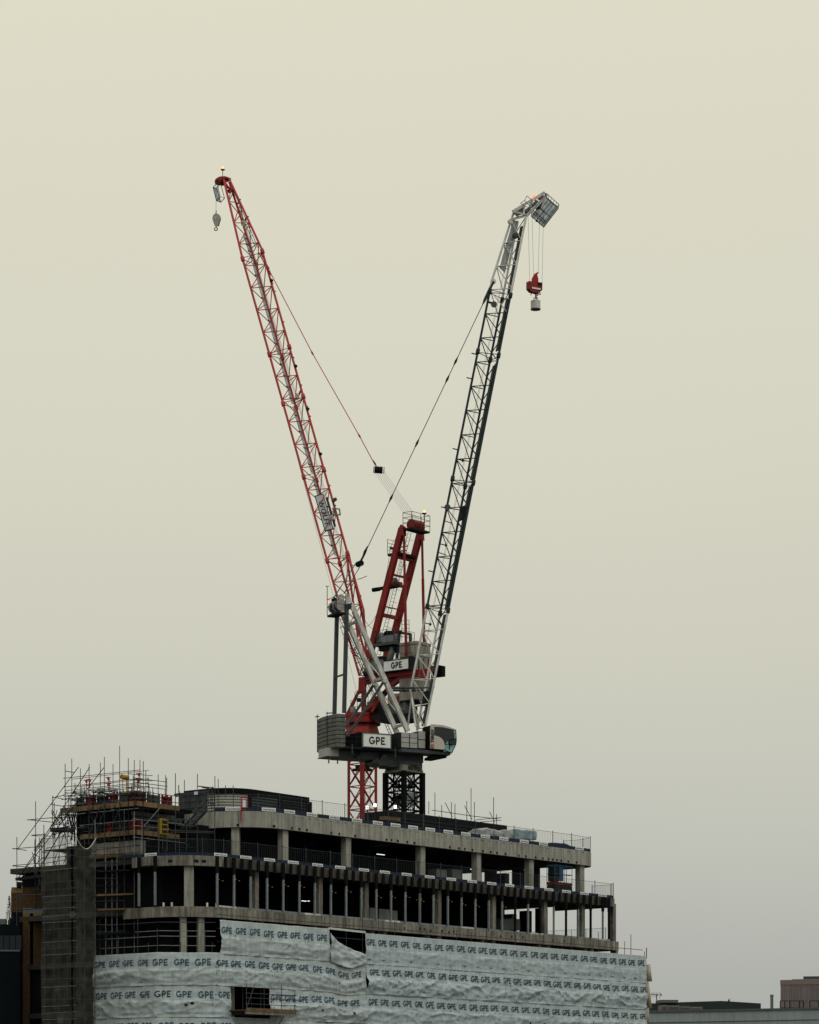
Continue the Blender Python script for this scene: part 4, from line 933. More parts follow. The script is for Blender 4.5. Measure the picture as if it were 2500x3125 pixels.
for i in range(16):
    x = random.uniform(720, 860); y = random.uniform(900, 1600); stick('brace', PG.pt(C6(x, y)), PG.off(-1).pt(C6(x + random.uniform(40, 120), y + random.uniform(-130, 130))), .026, M['dsteel'], gs)
for y in (1010, 1190, 1300, 1480): bar('deck_board', PG.pt(C6(710, y)), PG.pt(C6(985, y - 10)), .8, .12, M['ply'] if y in (1300, 1190) else M['dsteel'], gs)
# ---------------------------------------------------------------- raking buttress scaffold
rk = empty('raking_scaffold', NL.pt(C6(230, 1060)), 'raking tube scaffold buttress stepping down at the far left', 'scaffold')
Q1, Q2 = NL.off(-.6), NL.off(-1.8)
def st2(nm, P_, a, b, r=.028): stick(nm, P_.pt(C6(*a)), P_.pt(C6(*b)), r, random.choice((M['gsteel'],) * 3 + (M['dsteel'],) * 4), rk)
for x, y0, y1 in ((127, 1420, 750), (268, 1290, 482), (330, 1100, 658), (262, 1290, 768), (396, 760, 440), (408, 760, 490), (490, 740, 200), (540, 740, 450), (298, 1000, 755), (310, 1100, 760)): st2('standard', Q1 if x in (127, 268, 490, 396) else Q2, (x, y0), (x, y1))
for a, b in (((590, 225), (125, 850)), ((675, 225), (260, 860)), ((782, 228), (130, 1068)), ((480, 545), (255, 850)), ((475, 560), (135, 1060)), ((560, 560), (250, 1050)), ((520, 600), (262, 1060)), ((330, 900), (145, 1070))): st2('raker', random.choice((Q1, Q2)), a, b, .03)
for a, b in (((95, 840), (330, 820)), ((95, 836), (200, 852)), ((95, 965), (330, 945)), ((95, 968), (325, 985)), ((205, 622), (395, 605)), ((205, 620), (400, 640)), ((238, 740), (390, 745)), ((238, 737), (330, 730)), ((398, 455), (490, 435)), ((400, 450), (500, 470)), ((380, 505), (480, 520)), ((490, 255), (560, 265)), ((240, 1150), (325, 1150)), ((130, 1190), (325, 1180)), ((125, 1300), (325, 1290)), ((380, 700), (560, 690)), ((380, 660), (520, 650)), ((385, 610), (530, 600))): st2('ledger', random.choice((Q1, Q2)), a, b)
for i in range(16):
    x = random.uniform(245, 325); y = random.uniform(860, 1130); st2('brace', random.choice((Q1, Q2)), (x, y), (x + random.uniform(-25, 40), y + random.uniform(-90, 90)))
for i in range(50):
    x = random.uniform(390, 520); y = random.uniform(560, 740); st2('brace', random.choice((Q1, Q2)), (x, y), (x + random.uniform(-40, 60), y + random.uniform(-60, 30)))
P_ = Q1; MB().prism([P_.pt(C6(115, 1078)), P_.pt(C6(325, 1052)), P_.pt(C6(325, 1052)) + P_.back * 1.3, P_.pt(C6(115, 1078)) + P_.back * 1.3], UP * .22).build('deck_board', M['dsteel'], rk)
MB().prism([P_.pt(C6(378, 712)), P_.pt(C6(490, 705)), P_.pt(C6(490, 705)) + P_.back * 1.0, P_.pt(C6(378, 712)) + P_.back * 1.0], UP * .3).build('deck_board', M['dsteel'], rk)

# ================================================================ neighbours on the left
BLp = Plane(at(100, 0, 234).xy, (1, .15))
nb = empty('brick_building', BLp.at(0, 0), 'brown brick building with chimney block and tall brick piers at the far left', 'building')
def bx(P_, a, b, dep, nm, m, par, zb=None):
    p, q = P_.pt(a), P_.pt((b[0], a[1])); z1 = p.z; z0 = P_.pt((a[0], b[1])).z if zb is None else zb; q.z = z1
    d = P_.back * dep; return MB().prism([V((p.x, p.y, z0)), V((q.x, q.y, z0)), V((q.x, q.y, z0)) + d, V((p.x, p.y, z0)) + d], UP * (z1 - z0)).build(nm, m, par)
bx(BLp, C6(88, 1128), C6(330, 1300), 4, 'chimney_block', M['brick'], nb, 0)
bx(BLp.off(.04), C6(88, 1128), C6(172, 1172), .3, 'coping', M['stone'], nb)
bx(BLp.off(.5), D1(172, 300), D1(325, 338), 3.0, 'lead_parapet', M['lead'], nb)
for x0, x1 in ((172, 226), (250, 312)):
    bx(BLp.off(.9), D1(x0, 366), D1(x1, 500), 1.4, 'brick_pier', M['brick'], nb, 0); bx(BLp.off(.94), D1(x0, 338), D1(x1, 366), 1.4, 'stone_cap', M['stone'], nb)
bx(BLp.off(.2), D1(90, 330), D1(330, 400), 1.2, 'recessed_wall', M['brick_d'], nb, 0)
for i in range(4): P_ = BLp.off(.3 - i * .01); bx(P_, C6(122 + (i % 2) * 4, 1088 + i * 9), C6(170 - (i % 2) * 4, 1094 + i * 9), .5, 'chimney_louvre', M['dsteel'], nb)
bx(BLp.off(.15), C6(128, 1094), C6(164, 1130), .4, 'chimney_pot', M['black'], nb)
DLp = Plane(at(60, 0, 231).xy, (1, .05))
db = empty('dark_building', DLp.at(0, 0), 'dark slate-clad building cut by the left edge of the picture', 'building')
bx(DLp, D1(-120, 420), D1(150, 900), 1.9, 'wall', M['brick_d'], db, 0)
bx(DLp.off(-.4), D1(-120, 380), D1(42, 430), 1.2, 'roof_box', M['lead'], db, 8); bx(DLp.off(-.5), D1(60, 385), D1(110, 430), 1., 'roof_box', M['brick_d'], db, 8)
for i in range(6): bx(DLp.off(.02 + i * .002), D1(-110 + i * 46, 505), D1(-70 + i * 46, 610), .1, 'slate_panel', M['navy'], db)
bx(DLp.off(.05), D1(-120, 612), D1(150, 625), .1, 'string_course', M['lead'], db)
tr = empty('conical_shrub', DLp.off(-1).pt(D1(68, 420)), 'small dark conical shrub on the roof at the far left', 'shrub')
c0 = DLp.off(-.5).pt(D1(70, 412)); stick('trunk', c0 - UP * .4, c0 + UP * .9, .03, M['ply'], tr); b = MB(); random.seed(4)
for i in range(420):
    h = random.random(); r = .34 * (1 - h) + .03; t = random.uniform(0, 6.28); k = random.uniform(.4, 1); p = c0 + V((r * k * math.cos(t), r * k * math.sin(t), h * 2.1)); d = V((ez(1), ez(1), random.random())).normalized() * .09; s_ = d.orthogonal().normalized() * .03
    b.add([p - s_, p + s_, p + d], [(0, 1, 2)])
M['leaf'] = mat('evergreen_leaf', (.02, .045, .022), .8, .4, 3); b.build('crown', M['leaf'], tr)

# ================================================================ neighbours on the right
GR = Plane(at(2200, 0, 300).xy, (1, -.5)); gb = empty('grey_parapet_building', GR.at(0, 0), 'long grey rendered building with plain parapet at the lower right', 'building')
zg = GR.pt(D4(250, 1107)).z; s0, s1 = GR.s(1930), GR.s(2560)
n = 6
for i in range(n):
    a, c = GR.at(s0 + (s1 - s0) * i / n + .01, 0), GR.at(s0 + (s1 - s0) * (i + 1) / n - .01, 0); MB().prism([a, c, c + GR.back * 9, a + GR.back * 9], UP * (zg - .18)).build('wall_panel', M['render_g'], gb)
a, c = GR.off(.12).at(s0, zg - .18), GR.off(.12).at(s1, zg - .18); MB().prism([a, c, c + GR.back * 9.2, a + GR.back * 9.2], UP * .18).build('coping', M['lead'], gb)
a, c = GR.off(.03).at(s0, 0), GR.off(.03).at(s1, 0); zz = GR.pt(D4(1500, 1188)).z; bar('shadow_line', a + UP * zz, c + UP * zz, .05, .06, M['lead'], gb)
rl = empty('roof_railing', GR.off(-1.2).pt(D4(1490, 1065)), 'black safety railing on the grey parapet at the right', 'railing')
P_ = GR.off(-1.2)
def rail_run(xs, yt):
    top = []
    for x in xs: p = P_.pt(D4(x, yt)); stick('post', V((p.x, p.y, zg)), p, .05, M['black'], rl); top.append(p)
    for a, b_ in zip(top, top[1:]): stick('rail', a, b_, .035, M['black'], rl); stick('rail', a - UP * .7, b_ - UP * .7, .03, M['black'], rl)
rail_run((1385, 1425, 1470, 1553, 1590), 1020); rail_run((1645, 1725, 1800), 1020)
P_ = Plane(at(2350, 0, 320).xy, (1, 0)); fp = empty('flue_pipe', P_.pt(D4(1311, 1075)), 'short brown flue pipe standing behind the grey parapet', 'flue')
a = P_.pt(D4(1311, 1100)); c = P_.pt(D4(1311, 982)); MB().tube(a, c, .17, 14).build('pipe', M['tan'], fp, smooth=False); MB().tube(c, c + UP * .2, .20, 14).build('cap', M['tan'], fp); MB().bar(a + V((.06, -.17, 0)), c + V((.06, -.17, -.1)), .07, .05).build('seam', M['lead'], fp)
P_ = Plane(at(2150, 0, 345).xy, (1, .1)); dr = empty('dark_roofed_building', P_.at(0, 0), 'low building with dark pitched roof behind the grey parapet', 'building')
pts = [P_.pt(D4(*q)) for q in ((200, 1130), (200, 1044), (490, 1032), (870, 1020), (1215, 1042), (1215, 1130))]
MB().prism(pts, P_.back * 10).build('roof', M['roof_d'], dr); bx(P_.off(-2), D4(200, 1100), D4(1215, 1140), 8, 'wall', M['tan'], dr, 0)
bx(P_.off(.3), D4(332, 1012), D4(490, 1036), 2.2, 'plant_box', M['lead'], dr); bx(P_.off(.32), D4(330, 1010), D4(492, 1014), 2.3, 'plant_box_cap', M['grey'], dr)
p = P_.pt(D4(935, 1022)); b = MB(); b.box(p + UP * .08, (.09, 0, 0), (0, .06, 0), (0, 0, .1)); b.tube(p + UP * .16, p + UP * .3 + V((.07, 0, 0)), .05, 6, .02); b.bar(p - V((.05, 0, -.05)), p - V((.22, 0, .02)), .05, .03); tag(b.build('bird', M['black']), 'tiny dark bird perched on the dark roof ridge', 'bird')
P_ = Plane(at(2080, 0, 325).xy, (1, .1)); tn = empty('tan_plant_units', P_.pt(D4(520, 1100)), 'row of tan louvred plant units behind the grey parapet', 'plant unit')
for x0, x1, y in ((342, 398, 1056), (402, 504, 1060), (508, 598, 1066), (602, 702, 1072)):
    o = bx(P_, D4(x0, y), D4(x1, 1115), 2, 'unit', M['tan'], tn)
    for i in range(4): bx(P_.off(.06), D4(x0 + 8, y + 12 + i * 9), D4(x1 - 8, y + 16 + i * 9), .05, 'louvre', M['lead'], tn)
an = empty('television_aerial', P_.pt(D4(300, 1040)), 'rooftop television aerial beside the end of the scaffold', 'aerial')
st3 = lambda nm, a, b, r: stick(nm, P_.pt(D4(*a)), P_.pt(D4(*b)), r, M['dsteel'], an)
st3('mast', (300, 1060), (300, 962), .05); st3('boom', (240, 963), (342, 967), .035); st3('reflector', (325, 946), (346, 968), .03); st3('reflector', (346, 968), (322, 990), .03); st3('bracket', (288, 1030), (312, 1030), .05)
for x in (255, 268, 281, 294, 307): p = P_.pt(D4(x, 964 + (x - 240) * .04)); stick('element', p - V((.1, .4, .28)), p + V((.1, .4, .28)), .018, M['dsteel'], an)
P_ = Plane(at(2450, 0, 700).xy, (1, -.22)); bt = empty('terracotta_tower', P_.at(0, 0), 'distant office tower with terracotta fins at the right edge', 'building')
tA_, tB_ = P_.s(D4(1398, 0)[0]), P_.s(D4(1830, 0)[0]); zt = P_.pt(D4(1398, 838)).z; zb_ = P_.pt(D4(1398, 880)).z; bk = P_.back
def tb_(s0_, s1_, o0_, o1_, z0_, z1_, nm, m): P0_ = P_.off(o0_); p, q = P0_.at(s0_, z0_), P0_.at(s1_, z0_); MB().prism([p, q, q + bk * (o0_ - o1_), p + bk * (o0_ - o1_)], UP * (z1_ - z0_)).build(nm, m, bt)
tb_(tA_, tB_, 0, -20, 0, zb_, 'glazing', M['glass_b'])
nf = 22
for i in range(nf + 1): s_ = tA_ + (tB_ - tA_) * i / nf; tb_(s_ - .24, s_ + .24, .7, .01, 0, zb_, 'fin', M['terra'])
M['terra2'] = mat('hazed_terracotta_band', (.205, .155, .145), .8, .15, .2)  # parapet band colour, greyed for distance haze like the fins
tb_(tA_ - .3, tB_ + .3, .8, -20, zb_, zt, 'parapet_band', M['terra2'])
for k in range(4): tb_(tA_, tB_, .25, .02, zb_ - 4.2 * (k + 1), zb_ - 4.2 * (k + 1) + .7, 'floor_band', M['terra'])
tb_(P_.s(D4(1575, 0)[0]), tB_, -4, -14, zt, P_.pt(D4(1600, 797)).z, 'plant_room', M['greyd']); tb_(P_.s(D4(1480, 0)[0]), tB_, -2, -2.3, zt, P_.pt(D4(1500, 826)).z, 'roof_screen', M['glass_b'])
# ================================================================ cranes
def plate(P_, pts, th, nm, m, par, cf=None):
    q = [P_.pt(cf(*p) if cf else p) for p in pts]; return MB().prism(q, P_.back * th).build(nm, m, par)
def jib(par, near0, near1, lat, b, h, updir, period, stations_skip, matf, rc, rb, nst, taper_top, taper_bot, node_shift=.5, eb=.42, eh=.2):
    """near0/near1: base and end of the near lower chord; lat: unit vector towards the near side."""
    ax = (near1 - near0); L = ax.length; ax.normalize(); lat = V(lat)
    up = ax.cross(lat).normalized(); up = up if up.dot(V(updir)) > 0 else -up
    def kk(t):
        a = min(1, max(.0, t / taper_bot)) if taper_bot else 1; c = min(1, max(0, (L - t) / taper_top)) if taper_top else 1
        return a, c
    def Np(t):
        c = kk(t)[1]; bb = b * (eb + (1 - eb) * c); return near0 + ax * t - lat * (b - bb) / 2
    def Fp(t):
        c = kk(t)[1]; bb = b * (eb + (1 - eb) * c); return near0 + ax * t - lat * (b + bb) / 2
    def Up(t):
        a, c = kk(t); return near0 + ax * t - lat * b / 2 + up * h * (.12 + .88 * a) * (eh + (1 - eh) * c)
    n = max(1, round(L / period)); T = [L * i / n for i in range(n + 1)]
    def seg(nm, f, ts, r):
        for t0, t1 in zip(ts, ts[1:]): stick(nm, f(t0), f(t1), r, matf((t0 + t1) / 2), par)
    ct = sorted(set([0] + ([taper_bot] if taper_bot else []) + ([L - taper_top] if taper_top else []) + [x for x in stations_skip] + [L]))
    for f, r in ((Np, rc), (Fp, rc), (Up, rc)): seg('jib_chord', f, ct, r)
    for i, t in enumerate(T):
        m = matf(t)
        tu = max(0, t - node_shift)
        stick('jib_brace', Up(tu), Np(t), rb, m, par); stick('jib_brace', Up(tu), Fp(t), rb, m, par)
        if i > 0:
            tl = T[i - 1]
            stick('jib_brace', Up(tu), Np(tl), rb, m, par); stick('jib_brace', Up(tu), Fp(tl), rb, m, par)
            tm = (t + tl) / 2
            stick('jib_brace', Np(t), Fp(tm), rb, m, par); stick('jib_brace', Fp(tm), Np(tl), rb, m, par)
    for t in stations_skip:                                   # bolted section joints
        for f in (Np, Fp, Up): stick('jib_joint', f(t - .22), f(t + .22), rc * 1.75, matf(t), par)
        for f in (Np, Fp): stick('jib_brace', f(t + .1), Up(t + .1 - .2), rb * .8, matf(t), par)
        stick('jib_brace', Np(t - .1), Fp(t - .1), rb * .8, matf(t), par)
    return Np, Fp, Up, L, ax, up
def rails(par, pts, h, m, r=.02, mids=1, nm='handrail'):
    for p in pts: stick('rail_post', p, p + UP * h, r * 1.2, m, par)
    for a, b in zip(pts, pts[1:]):
        for k in range(mids + 1): stick(nm, a + UP * h * (1 - k / (mids + 1)), b + UP * h * (1 - k / (mids + 1)), r, m, par)
def ladder(par, p, q, wv, m, step=.3, r=.018):
    p, q, wv = V(p), V(q), V(wv); b = MB(); b.tube(p - wv / 2, q - wv / 2, r, 5); b.tube(p + wv / 2, q + wv / 2, r, 5); n = int((q - p).length / step)
    for i in range(n): c = p + (q - p) * (i + .5) / n; b.tube(c - wv / 2, c + wv / 2, r * .8, 5)
    return b.build('ladder', m, par)
def beacon(par, p, m='lamp_o', s=1.0):
    MB().tube(p - UP * .12 * s, p - UP * .04 * s, .16 * s, 10, .2 * s).build('beacon_base', M['dsteel'], par)
    MB().tube(p - UP * .03 * s, p + UP * .20 * s, .11 * s, 10, .07 * s).build('beacon_lamp', M[m], par)

# ---------------------------------------------------------------- red crane (further back)
MR = at(1106, 0, 268.0).xy; aR = V((-.777, .629)); nR = V((-.629, -.777))
RP = Plane(MR, aR)                                            # .off(k): k metres nearer
A3 = V((aR.x, aR.y, 0)); NR3 = V((nR.x, nR.y, 0))
rc_ = empty('red_tower_crane', (MR.x, MR.y, zA), 'red luffing tower crane with jib leaning left, white lettered boards and concrete counterweights', 'crane')
W0 = V((MR.x, MR.y, 0)); zR = lambda y: at(0, C5(0, y)[1], 268).z
hm = 1.36; legs = [V((-hm, 0, 0)), V((0, -hm, 0)), V((hm, 0, 0)), V((0, hm, 0))]
zm_t = zR(640)
for l in legs:
    d = l.normalized(); e_ = V((-d.y, d.x, 0)); p = W0 + l; b = MB()
    f1 = (-d + e_).normalized(); f2 = (-d - e_).normalized()
    b.prism([p + UP * (zA - 3), p + f1 * .30 + UP * (zA - 3), p + f1 * .30 + f2 * .06 + UP * (zA - 3), p + (f1 + f2) * .06 + UP * (zA - 3), p + f2 * .30 + f1 * .06 + UP * (zA - 3), p + f2 * .30 + UP * (zA - 3)], UP * (zm_t - zA + 3)); b.build('mast_leg', M['red'], rc_)
zs_ = [zR(y) for y in (1020, 1265, 1520)]; dz = zs_[0] - zs_[1]; zs_ = [zs_[0] + dz] + zs_ + [zs_[2] - dz * 1.0]
for z0_, z1_ in zip(zs_, zs_[1:]):
    for i in range(4):
        p, q = W0 + legs[i] * .93, W0 + legs[(i + 1) % 4] * .93; mid = (p + q) / 2
        stick('mast_brace', p + UP * z0_, q + UP * z1_, .055, M['red'], rc_); stick('mast_brace', q + UP * z0_, p + UP * z1_, .055, M['red'], rc_); stick('mast_brace', p + UP * (z1_ + .02), q + UP * (z1_ + .02), .05, M['red'], rc_)
ladder(rc_, W0 + V((.5, .2, zA - 2)), W0 + V((.5, .2, zm_t)), V((.42, 0, 0)), M['red'])
MB().prism([W0 + V((-.9, -.6, zR(1085))), W0 + V((.9, -.6, zR(1085))), W0 + V((.9, .6, zR(1085))), W0 + V((-.9, .6, zR(1085)))], UP * .12).build('mast_platform', M['dsteel'], rc_)
for x in (-.35, .4): MB().box(W0 + V((x, -.2, zR(1050))), (.28, 0, 0), (0, .25, 0), (0, 0, .2)).build('cable_box', M['dsteel'], rc_, bevel=.08)
# slewing head
def octa(z0_, z1_, r0, r1, nm, m, n=8, rot=0): 
    b = MB(); vs = [W0 + V((r * math.cos(2 * math.pi * (i + .5) / n + rot), r * math.sin(2 * math.pi * (i + .5) / n + rot), z)) for z, r in ((z0_, r0), (z1_, r1)) for i in range(n)]
    b.add(vs, [(i, (i + 1) % n, n + (i + 1) % n, n + i) for i in range(n)] + [tuple(range(n)), tuple(range(n, 2 * n))]); return b.build(nm, m, rc_)
octa(zR(720), zR(605), 1.78, 1.48, 'slewing_cone', M['red']); octa(zR(605), zR(588), 1.5, 1.5, 'slewing_collar', M['red']); octa(zR(588), zR(575), 1.66, 1.66, 'slewing_ring', M['black'], 20); octa(zR(575), zR(555), 1.68, 1.68, 'slewing_flange', M['red'], 20)
octa(zR(555), zR(500), 1.62, 1.62, 'slewing_body', M['red']); octa(zR(500), zR(468), 1.68, 1.68, 'slewing_body_rim', M['red'])
def rb_(P_, pts, th, nm, m, cf): return plate(P_, pts, th, nm, m, rc_, cf)
for k in (.95, -.8):                                          # jib foot frame, one plate each side
    rb_(RP.off(k), [(556, 60), (628, 60), (628, 460), (585, 460), (585, 230), (545, 250), (450, 470), (415, 470), (420, 450), (552, 190)], .16, 'jib_foot_frame', M['red'], C5)
rb_(RP.off(.5), [(650, 330), (770, 330), (790, 470), (630, 470)], .8, 'turntable_box', M['dsteel'], C5)
for a, b_, w in (((600, 445), (800, 300), .30), ((700, 440), (860, 215), .26), ((640, 120), (900, 60), .35)):
    for k in (.9, -.9): P_ = RP.off(k); bar('turntable_strut', P_.pt(C5(*a)), P_.pt(C5(*b_)), w * .7, w, M['red'], rc_)
P_ = RP.off(1.2); stick('motor', P_.pt(C5(495, 470)), P_.pt(C5(495, 390)), .24, M['grey'], rc_); stick('motor', P_.pt(C5(560, 330)), P_.pt(C5(560, 290)), .2, M['dsteel'], rc_)
rails(rc_, [P_.pt(C5(x, 450)) for x in (470, 540, 620)], 1.1, M['gsteel'])
rails(rc_, [P_.pt(C5(x, 330)) for x in (515, 590, 660)], .9, M['dsteel'])
for y in (145, 205, 235): bar('rung_peg', P_.pt(C5(626, y)), P_.pt(C5(645, y)), .05, .05, M['dsteel'], rc_)
# machinery deck (counter jib)
P_ = RP.off(1.5); dA, dB = P_.pt(C4(606, 1345)), P_.pt(C4(1180, 1290)); dB.z = dA.z
MB().prism([dA, dB, dB + P_.back * 3., dA + P_.back * 3.], -UP * .3).build('machinery_deck', M['dsteel'], rc_)
for k in (1.0, -1.0): bar('counter_jib_beam', RP.off(k).pt(C4(640, 1420)), RP.off(k).pt(C4(640, 1420)) - A3 * 8.0, .30, .36, M['red'], rc_)
for k in (.8, -.8): bar('counter_jib_strut', RP.off(k).pt(C4(935, 1505)), RP.off(k).pt(C4(1075, 1400)), .4, .38, M['red'], rc_)
stick('winch_drum', RP.off(1.2).pt(C4(860, 1425)), RP.off(-1.0).pt(C4(1000, 1425)), .42, M['greyd'], rc_)
rails(rc_, [dA + (dB - dA) * i / 6 for i in range(7)], 1.2, M['gsteel'], mids=2)
MB().box(RP.off(.6).pt(C4(800, 1270)), A3 * .8, NR3 * .5, UP * .75).build('switch_cabinet', M['grey'], rc_, bevel=.04)
MB().box(RP.off(.6).pt(C4(690, 1290)), A3 * .4, NR3 * .4, UP * .6).build('switch_cabinet', M['greyd'], rc_, bevel=.04)
P_ = RP.off(.9); stick('exhaust_tower', P_.pt(C4(915, 1210)), P_.pt(C4(957, 1070)), .30, M['grey'], rc_); stick('exhaust_cap', P_.pt(C4(953, 1085)), P_.pt(C4(960, 1058)), .315, M['lsteel'], rc_)
stick('support_post', RP.off(.7).pt(C4(1003, 1190)), RP.off(.7).pt(C4(1035, 880)), .14, M['gsteel'], rc_); stick('support_post', RP.off(-.6).pt(C4(1160, 1010)), RP.off(-.6).pt(C4(1162, 900)), .15, M['greyd'], rc_)
bar('portal_beam', RP.off(.7).pt(C4(1025, 880)), RP.off(-.6).pt(C4(1165, 905)), .18, .22, M['greyd'], rc_); MB().box(RP.off(.7).pt(C4(1040, 880)), (.16, 0, 0), (0, .16, 0), (0, 0, .14)).build('portal_block', M['dsteel'], rc_)
rails(rc_, [RP.off(-.2).pt(C4(x, 985)) for x in (1060, 1100, 1145)], 1.9, M['dsteel'], mids=4)
rb_(RP.off(1.0), [(850, 1080), (910, 1090), (900, 1180), (830, 1200)], .5, 'sheave_bracket', M['red'], C4); rb_(RP.off(1.1), [(770, 1160), (870, 1165), (870, 1195), (790, 1200)], .8, 'winch_base', M['dsteel'], C4)
# board with lettering
P_ = RP.off(1.62); sA_, sB_ = P_.pt(D8(415, 775)), P_.pt(D8(845, 720)); sB_.z = sA_.z; hS_ = 180 * .17391 / 34.3
c = (sA_ + sB_) / 2; rgt = (sB_ - sA_).normalized(); MB().box(c, (sB_ - sA_) / 2, P_.back * .04, UP * hS_ / 2).build('name_board', M['white_clean'], rc_)
gpe_flat(c - P_.back * .055 + rgt * .05, rgt, UP, .58, M['ink'], rc_, wgt=.225, kx=.78)
MB().box(c + UP * (hS_ / 2 + .02), (sB_ - sA_) / 2, P_.back * .06, UP * .035).build('board_frame', M['dsteel'], rc_); MB().box(c - UP * (hS_ / 2 + .02), (sB_ - sA_) / 2, P_.back * .06, UP * .035).build('board_frame', M['dsteel'], rc_)
MB().box(sB_ + rgt * .2 + P_.back * .3, rgt * .14, P_.back * .4, UP * .62).build('end_box', M['dsteel'], rc_)
# counterweights
P_ = RP.off(1.03); kc = P_.pt(D8(985, 320)); zc_ = lambda y: P_.pt(D8(985, y)).z
def cw(z1_, z0_, inset=0., nm='counterweight_block', m=None):
    a = V((kc.x, kc.y, 0)) - V(( -A3.x, -A3.y, 0)) * inset; L_, W_ = 2.0, 2.07
    pts = [a - NR3 * inset, a + A3 * L_ - NR3 * inset, a + A3 * L_ - NR3 * (W_ - inset), a - NR3 * (W_ - inset)]
    MB().prism([p + UP * z0_ for p in pts], UP * (z1_ - z0_)).build(nm, m or M['conc_b'], rc_, bevel=.035)
cw(zc_(318), zc_(372), -.03); cw(zc_(376), zc_(580), .02); cw(zc_(586), zc_(832), .0); cw(zc_(836), zc_(950), .05, 'counter_jib_end_beam', M['red']); cw(zc_(954), zc_(1150), .03); cw(zc_(1155), zc_(1340), .03)
cw(zc_(1342), zc_(1370), -.0, 'counterweight_tray', M['dsteel'])
for k in (0.25, .75):
    for j in (.3, 1.0, 1.7): p = V((kc.x, kc.y, zc_(836))) - NR3 * j; bar('counterweight_rib', p - A3 * .02 + UP * .1, p - A3 * .02 + UP * (zc_(590) - zc_(836)) - UP * .05, .07, .10, M['conc_b'], rc_, up=A3)
for j in (.35, 1.6): MB().tube(V((kc.x, kc.y, zc_(320))) + A3 * .6 - NR3 * j, V((kc.x, kc.y, zc_(300))) + A3 * .6 - NR3 * j, .07, 6).build('lifting_eye', M['dsteel'], rc_)
P_ = RP.off(-1.35); plate(P_, [(1232, 765), (1380, 745), (1432, 755), (1430, 940), (1240, 960)], .5, 'rear_cabinet', M['black'], rc_, D8)
plate(RP.off(.8), [(480, 1250), (690, 1240), (690, 1400), (560, 1440), (470, 1400)], 1.0, 'hydraulic_tank', M['grey'], rc_, D8)
plate(RP.off(.9), [(688, 1350), (740, 1338), (790, 1345), (785, 1530), (690, 1530)], .7, 'hydraulic_cabinet', M['lsteel'], rc_, D8)
plate(RP.off(1.0), [(200, 1620), (870, 1580), (905, 1690), (700, 1740), (520, 1735), (340, 1760), (300, 1740)], 1.6, 'lower_deck', M['dsteel'], rc_, D8)
plate(RP.off(.9), [(480, 1440), (690, 1400), (830, 1440), (830, 1600), (480, 1600)], 1.4, 'engine_block', M['greyd'], rc_, D8)
for a, b_ in (((480, 1480), (700, 1320)), ((380, 1300), (480, 1180)), ((240, 1500), (390, 1290)), ((120, 1560), (330, 1310))): P_ = RP.off(.7); bar('turntable_strut', P_.pt(D8(*a)), P_.pt(D8(*b_)), .3, .42, M['red'], rc_)
for x in (880, 925): P_ = RP.off(.2); stick('rail_post', P_.pt(D8(x, 1690)), P_.pt(D8(x, 1450)), .03, M['dsteel'], rc_)
for y in (1470, 1540, 1600, 1660): P_ = RP.off(.2); stick('handrail', P_.pt(D8(830, y)), P_.pt(D8(928, y - 8)), .02, M['dsteel'], rc_)
# A-frame
Pn, Pf = RP.off(1.3), RP.off(-1.3)
aN0, aN1 = Pn.pt(C4(672, 1200)), Pn.pt(C3(1128, 735)); sh = NR3 * -2.6
for d in (V((0, 0, 0)), sh):
    bar('a_frame_leg', aN0 + d, aN1 + d, .40, .56, M['red'], rc_, up=A3)
    q = aN1 + d; MB().prism([q + A3 * .45 - UP * .5 + NR3 * .2, q - A3 * .35 - UP * .7 + NR3 * .2, q - A3 * .3 + UP * .1 + NR3 * .2, q + UP * .35 + NR3 * .2, q + A3 * .2 + UP * .1 + NR3 * .2], -NR3 * .4).build('a_frame_head', M['red'], rc_)
    tt0, tt1 = Pn.pt(C3(1148, 790)) + d, Pn.pt(C4(1112, 1175)) + d
    stick('rear_tie', tt0, tt0 + (tt1 - tt0) * .33, .11, M['red'], rc_); stick('rear_tie', tt0 + (tt1 - tt0) * .33, tt1, .13, M['red'], rc_)
def leg_pt(y3): k = (C3(0, y3)[1] - 1613) / ((C4(0, 1200)[1]) - 1613); return aN1 + (aN0 - aN1) * k
for y3, r_ in ((1025, .16), (1215, .09), (1310, .12), (1550, .05), (1640, .16), (1840, .13)):
    p = leg_pt(y3); bar('a_frame_rung', p - A3 * .1, p + sh - A3 * .1, r_ * 1.5, r_ * 2, M['red'], rc_)
for y3 in (935, 980): p = leg_pt(y3); stick('tie_link', p - A3 * .3, p - A3 * .3 - A3 * .9, .06, M['red'], rc_)
ladder(rc_, aN0 - A3 * .55 - NR3 * .55, aN1 - A3 * .45 - NR3 * .55 - UP * .3, NR3 * .45, M['dsteel'], .32, .022)
b = MB()
for i in range(9): p = aN0 + (aN1 - aN0) * (.15 + i * .095) - A3 * .95 - NR3 * .55; b.tube(p - NR3 * .3, p + NR3 * .3, .016, 5)
b.build('ladder_hoop', M['dsteel'], rc_)
p = leg_pt(1010); MB().prism([p + NR3 * .0 - A3 * .5, p - A3 * .5 + sh * .9, p + sh * .9 + A3 * .9, p + A3 * .9], UP * .22).build('mid_platform', M['dsteel'], rc_); rails(rc_, [p + A3 * .9 + UP * .2, p + A3 * .9 + sh * .5 + UP * .2, p + A3 * .9 + sh * .9 + UP * .2], 1.3, M['dsteel'], mids=3)
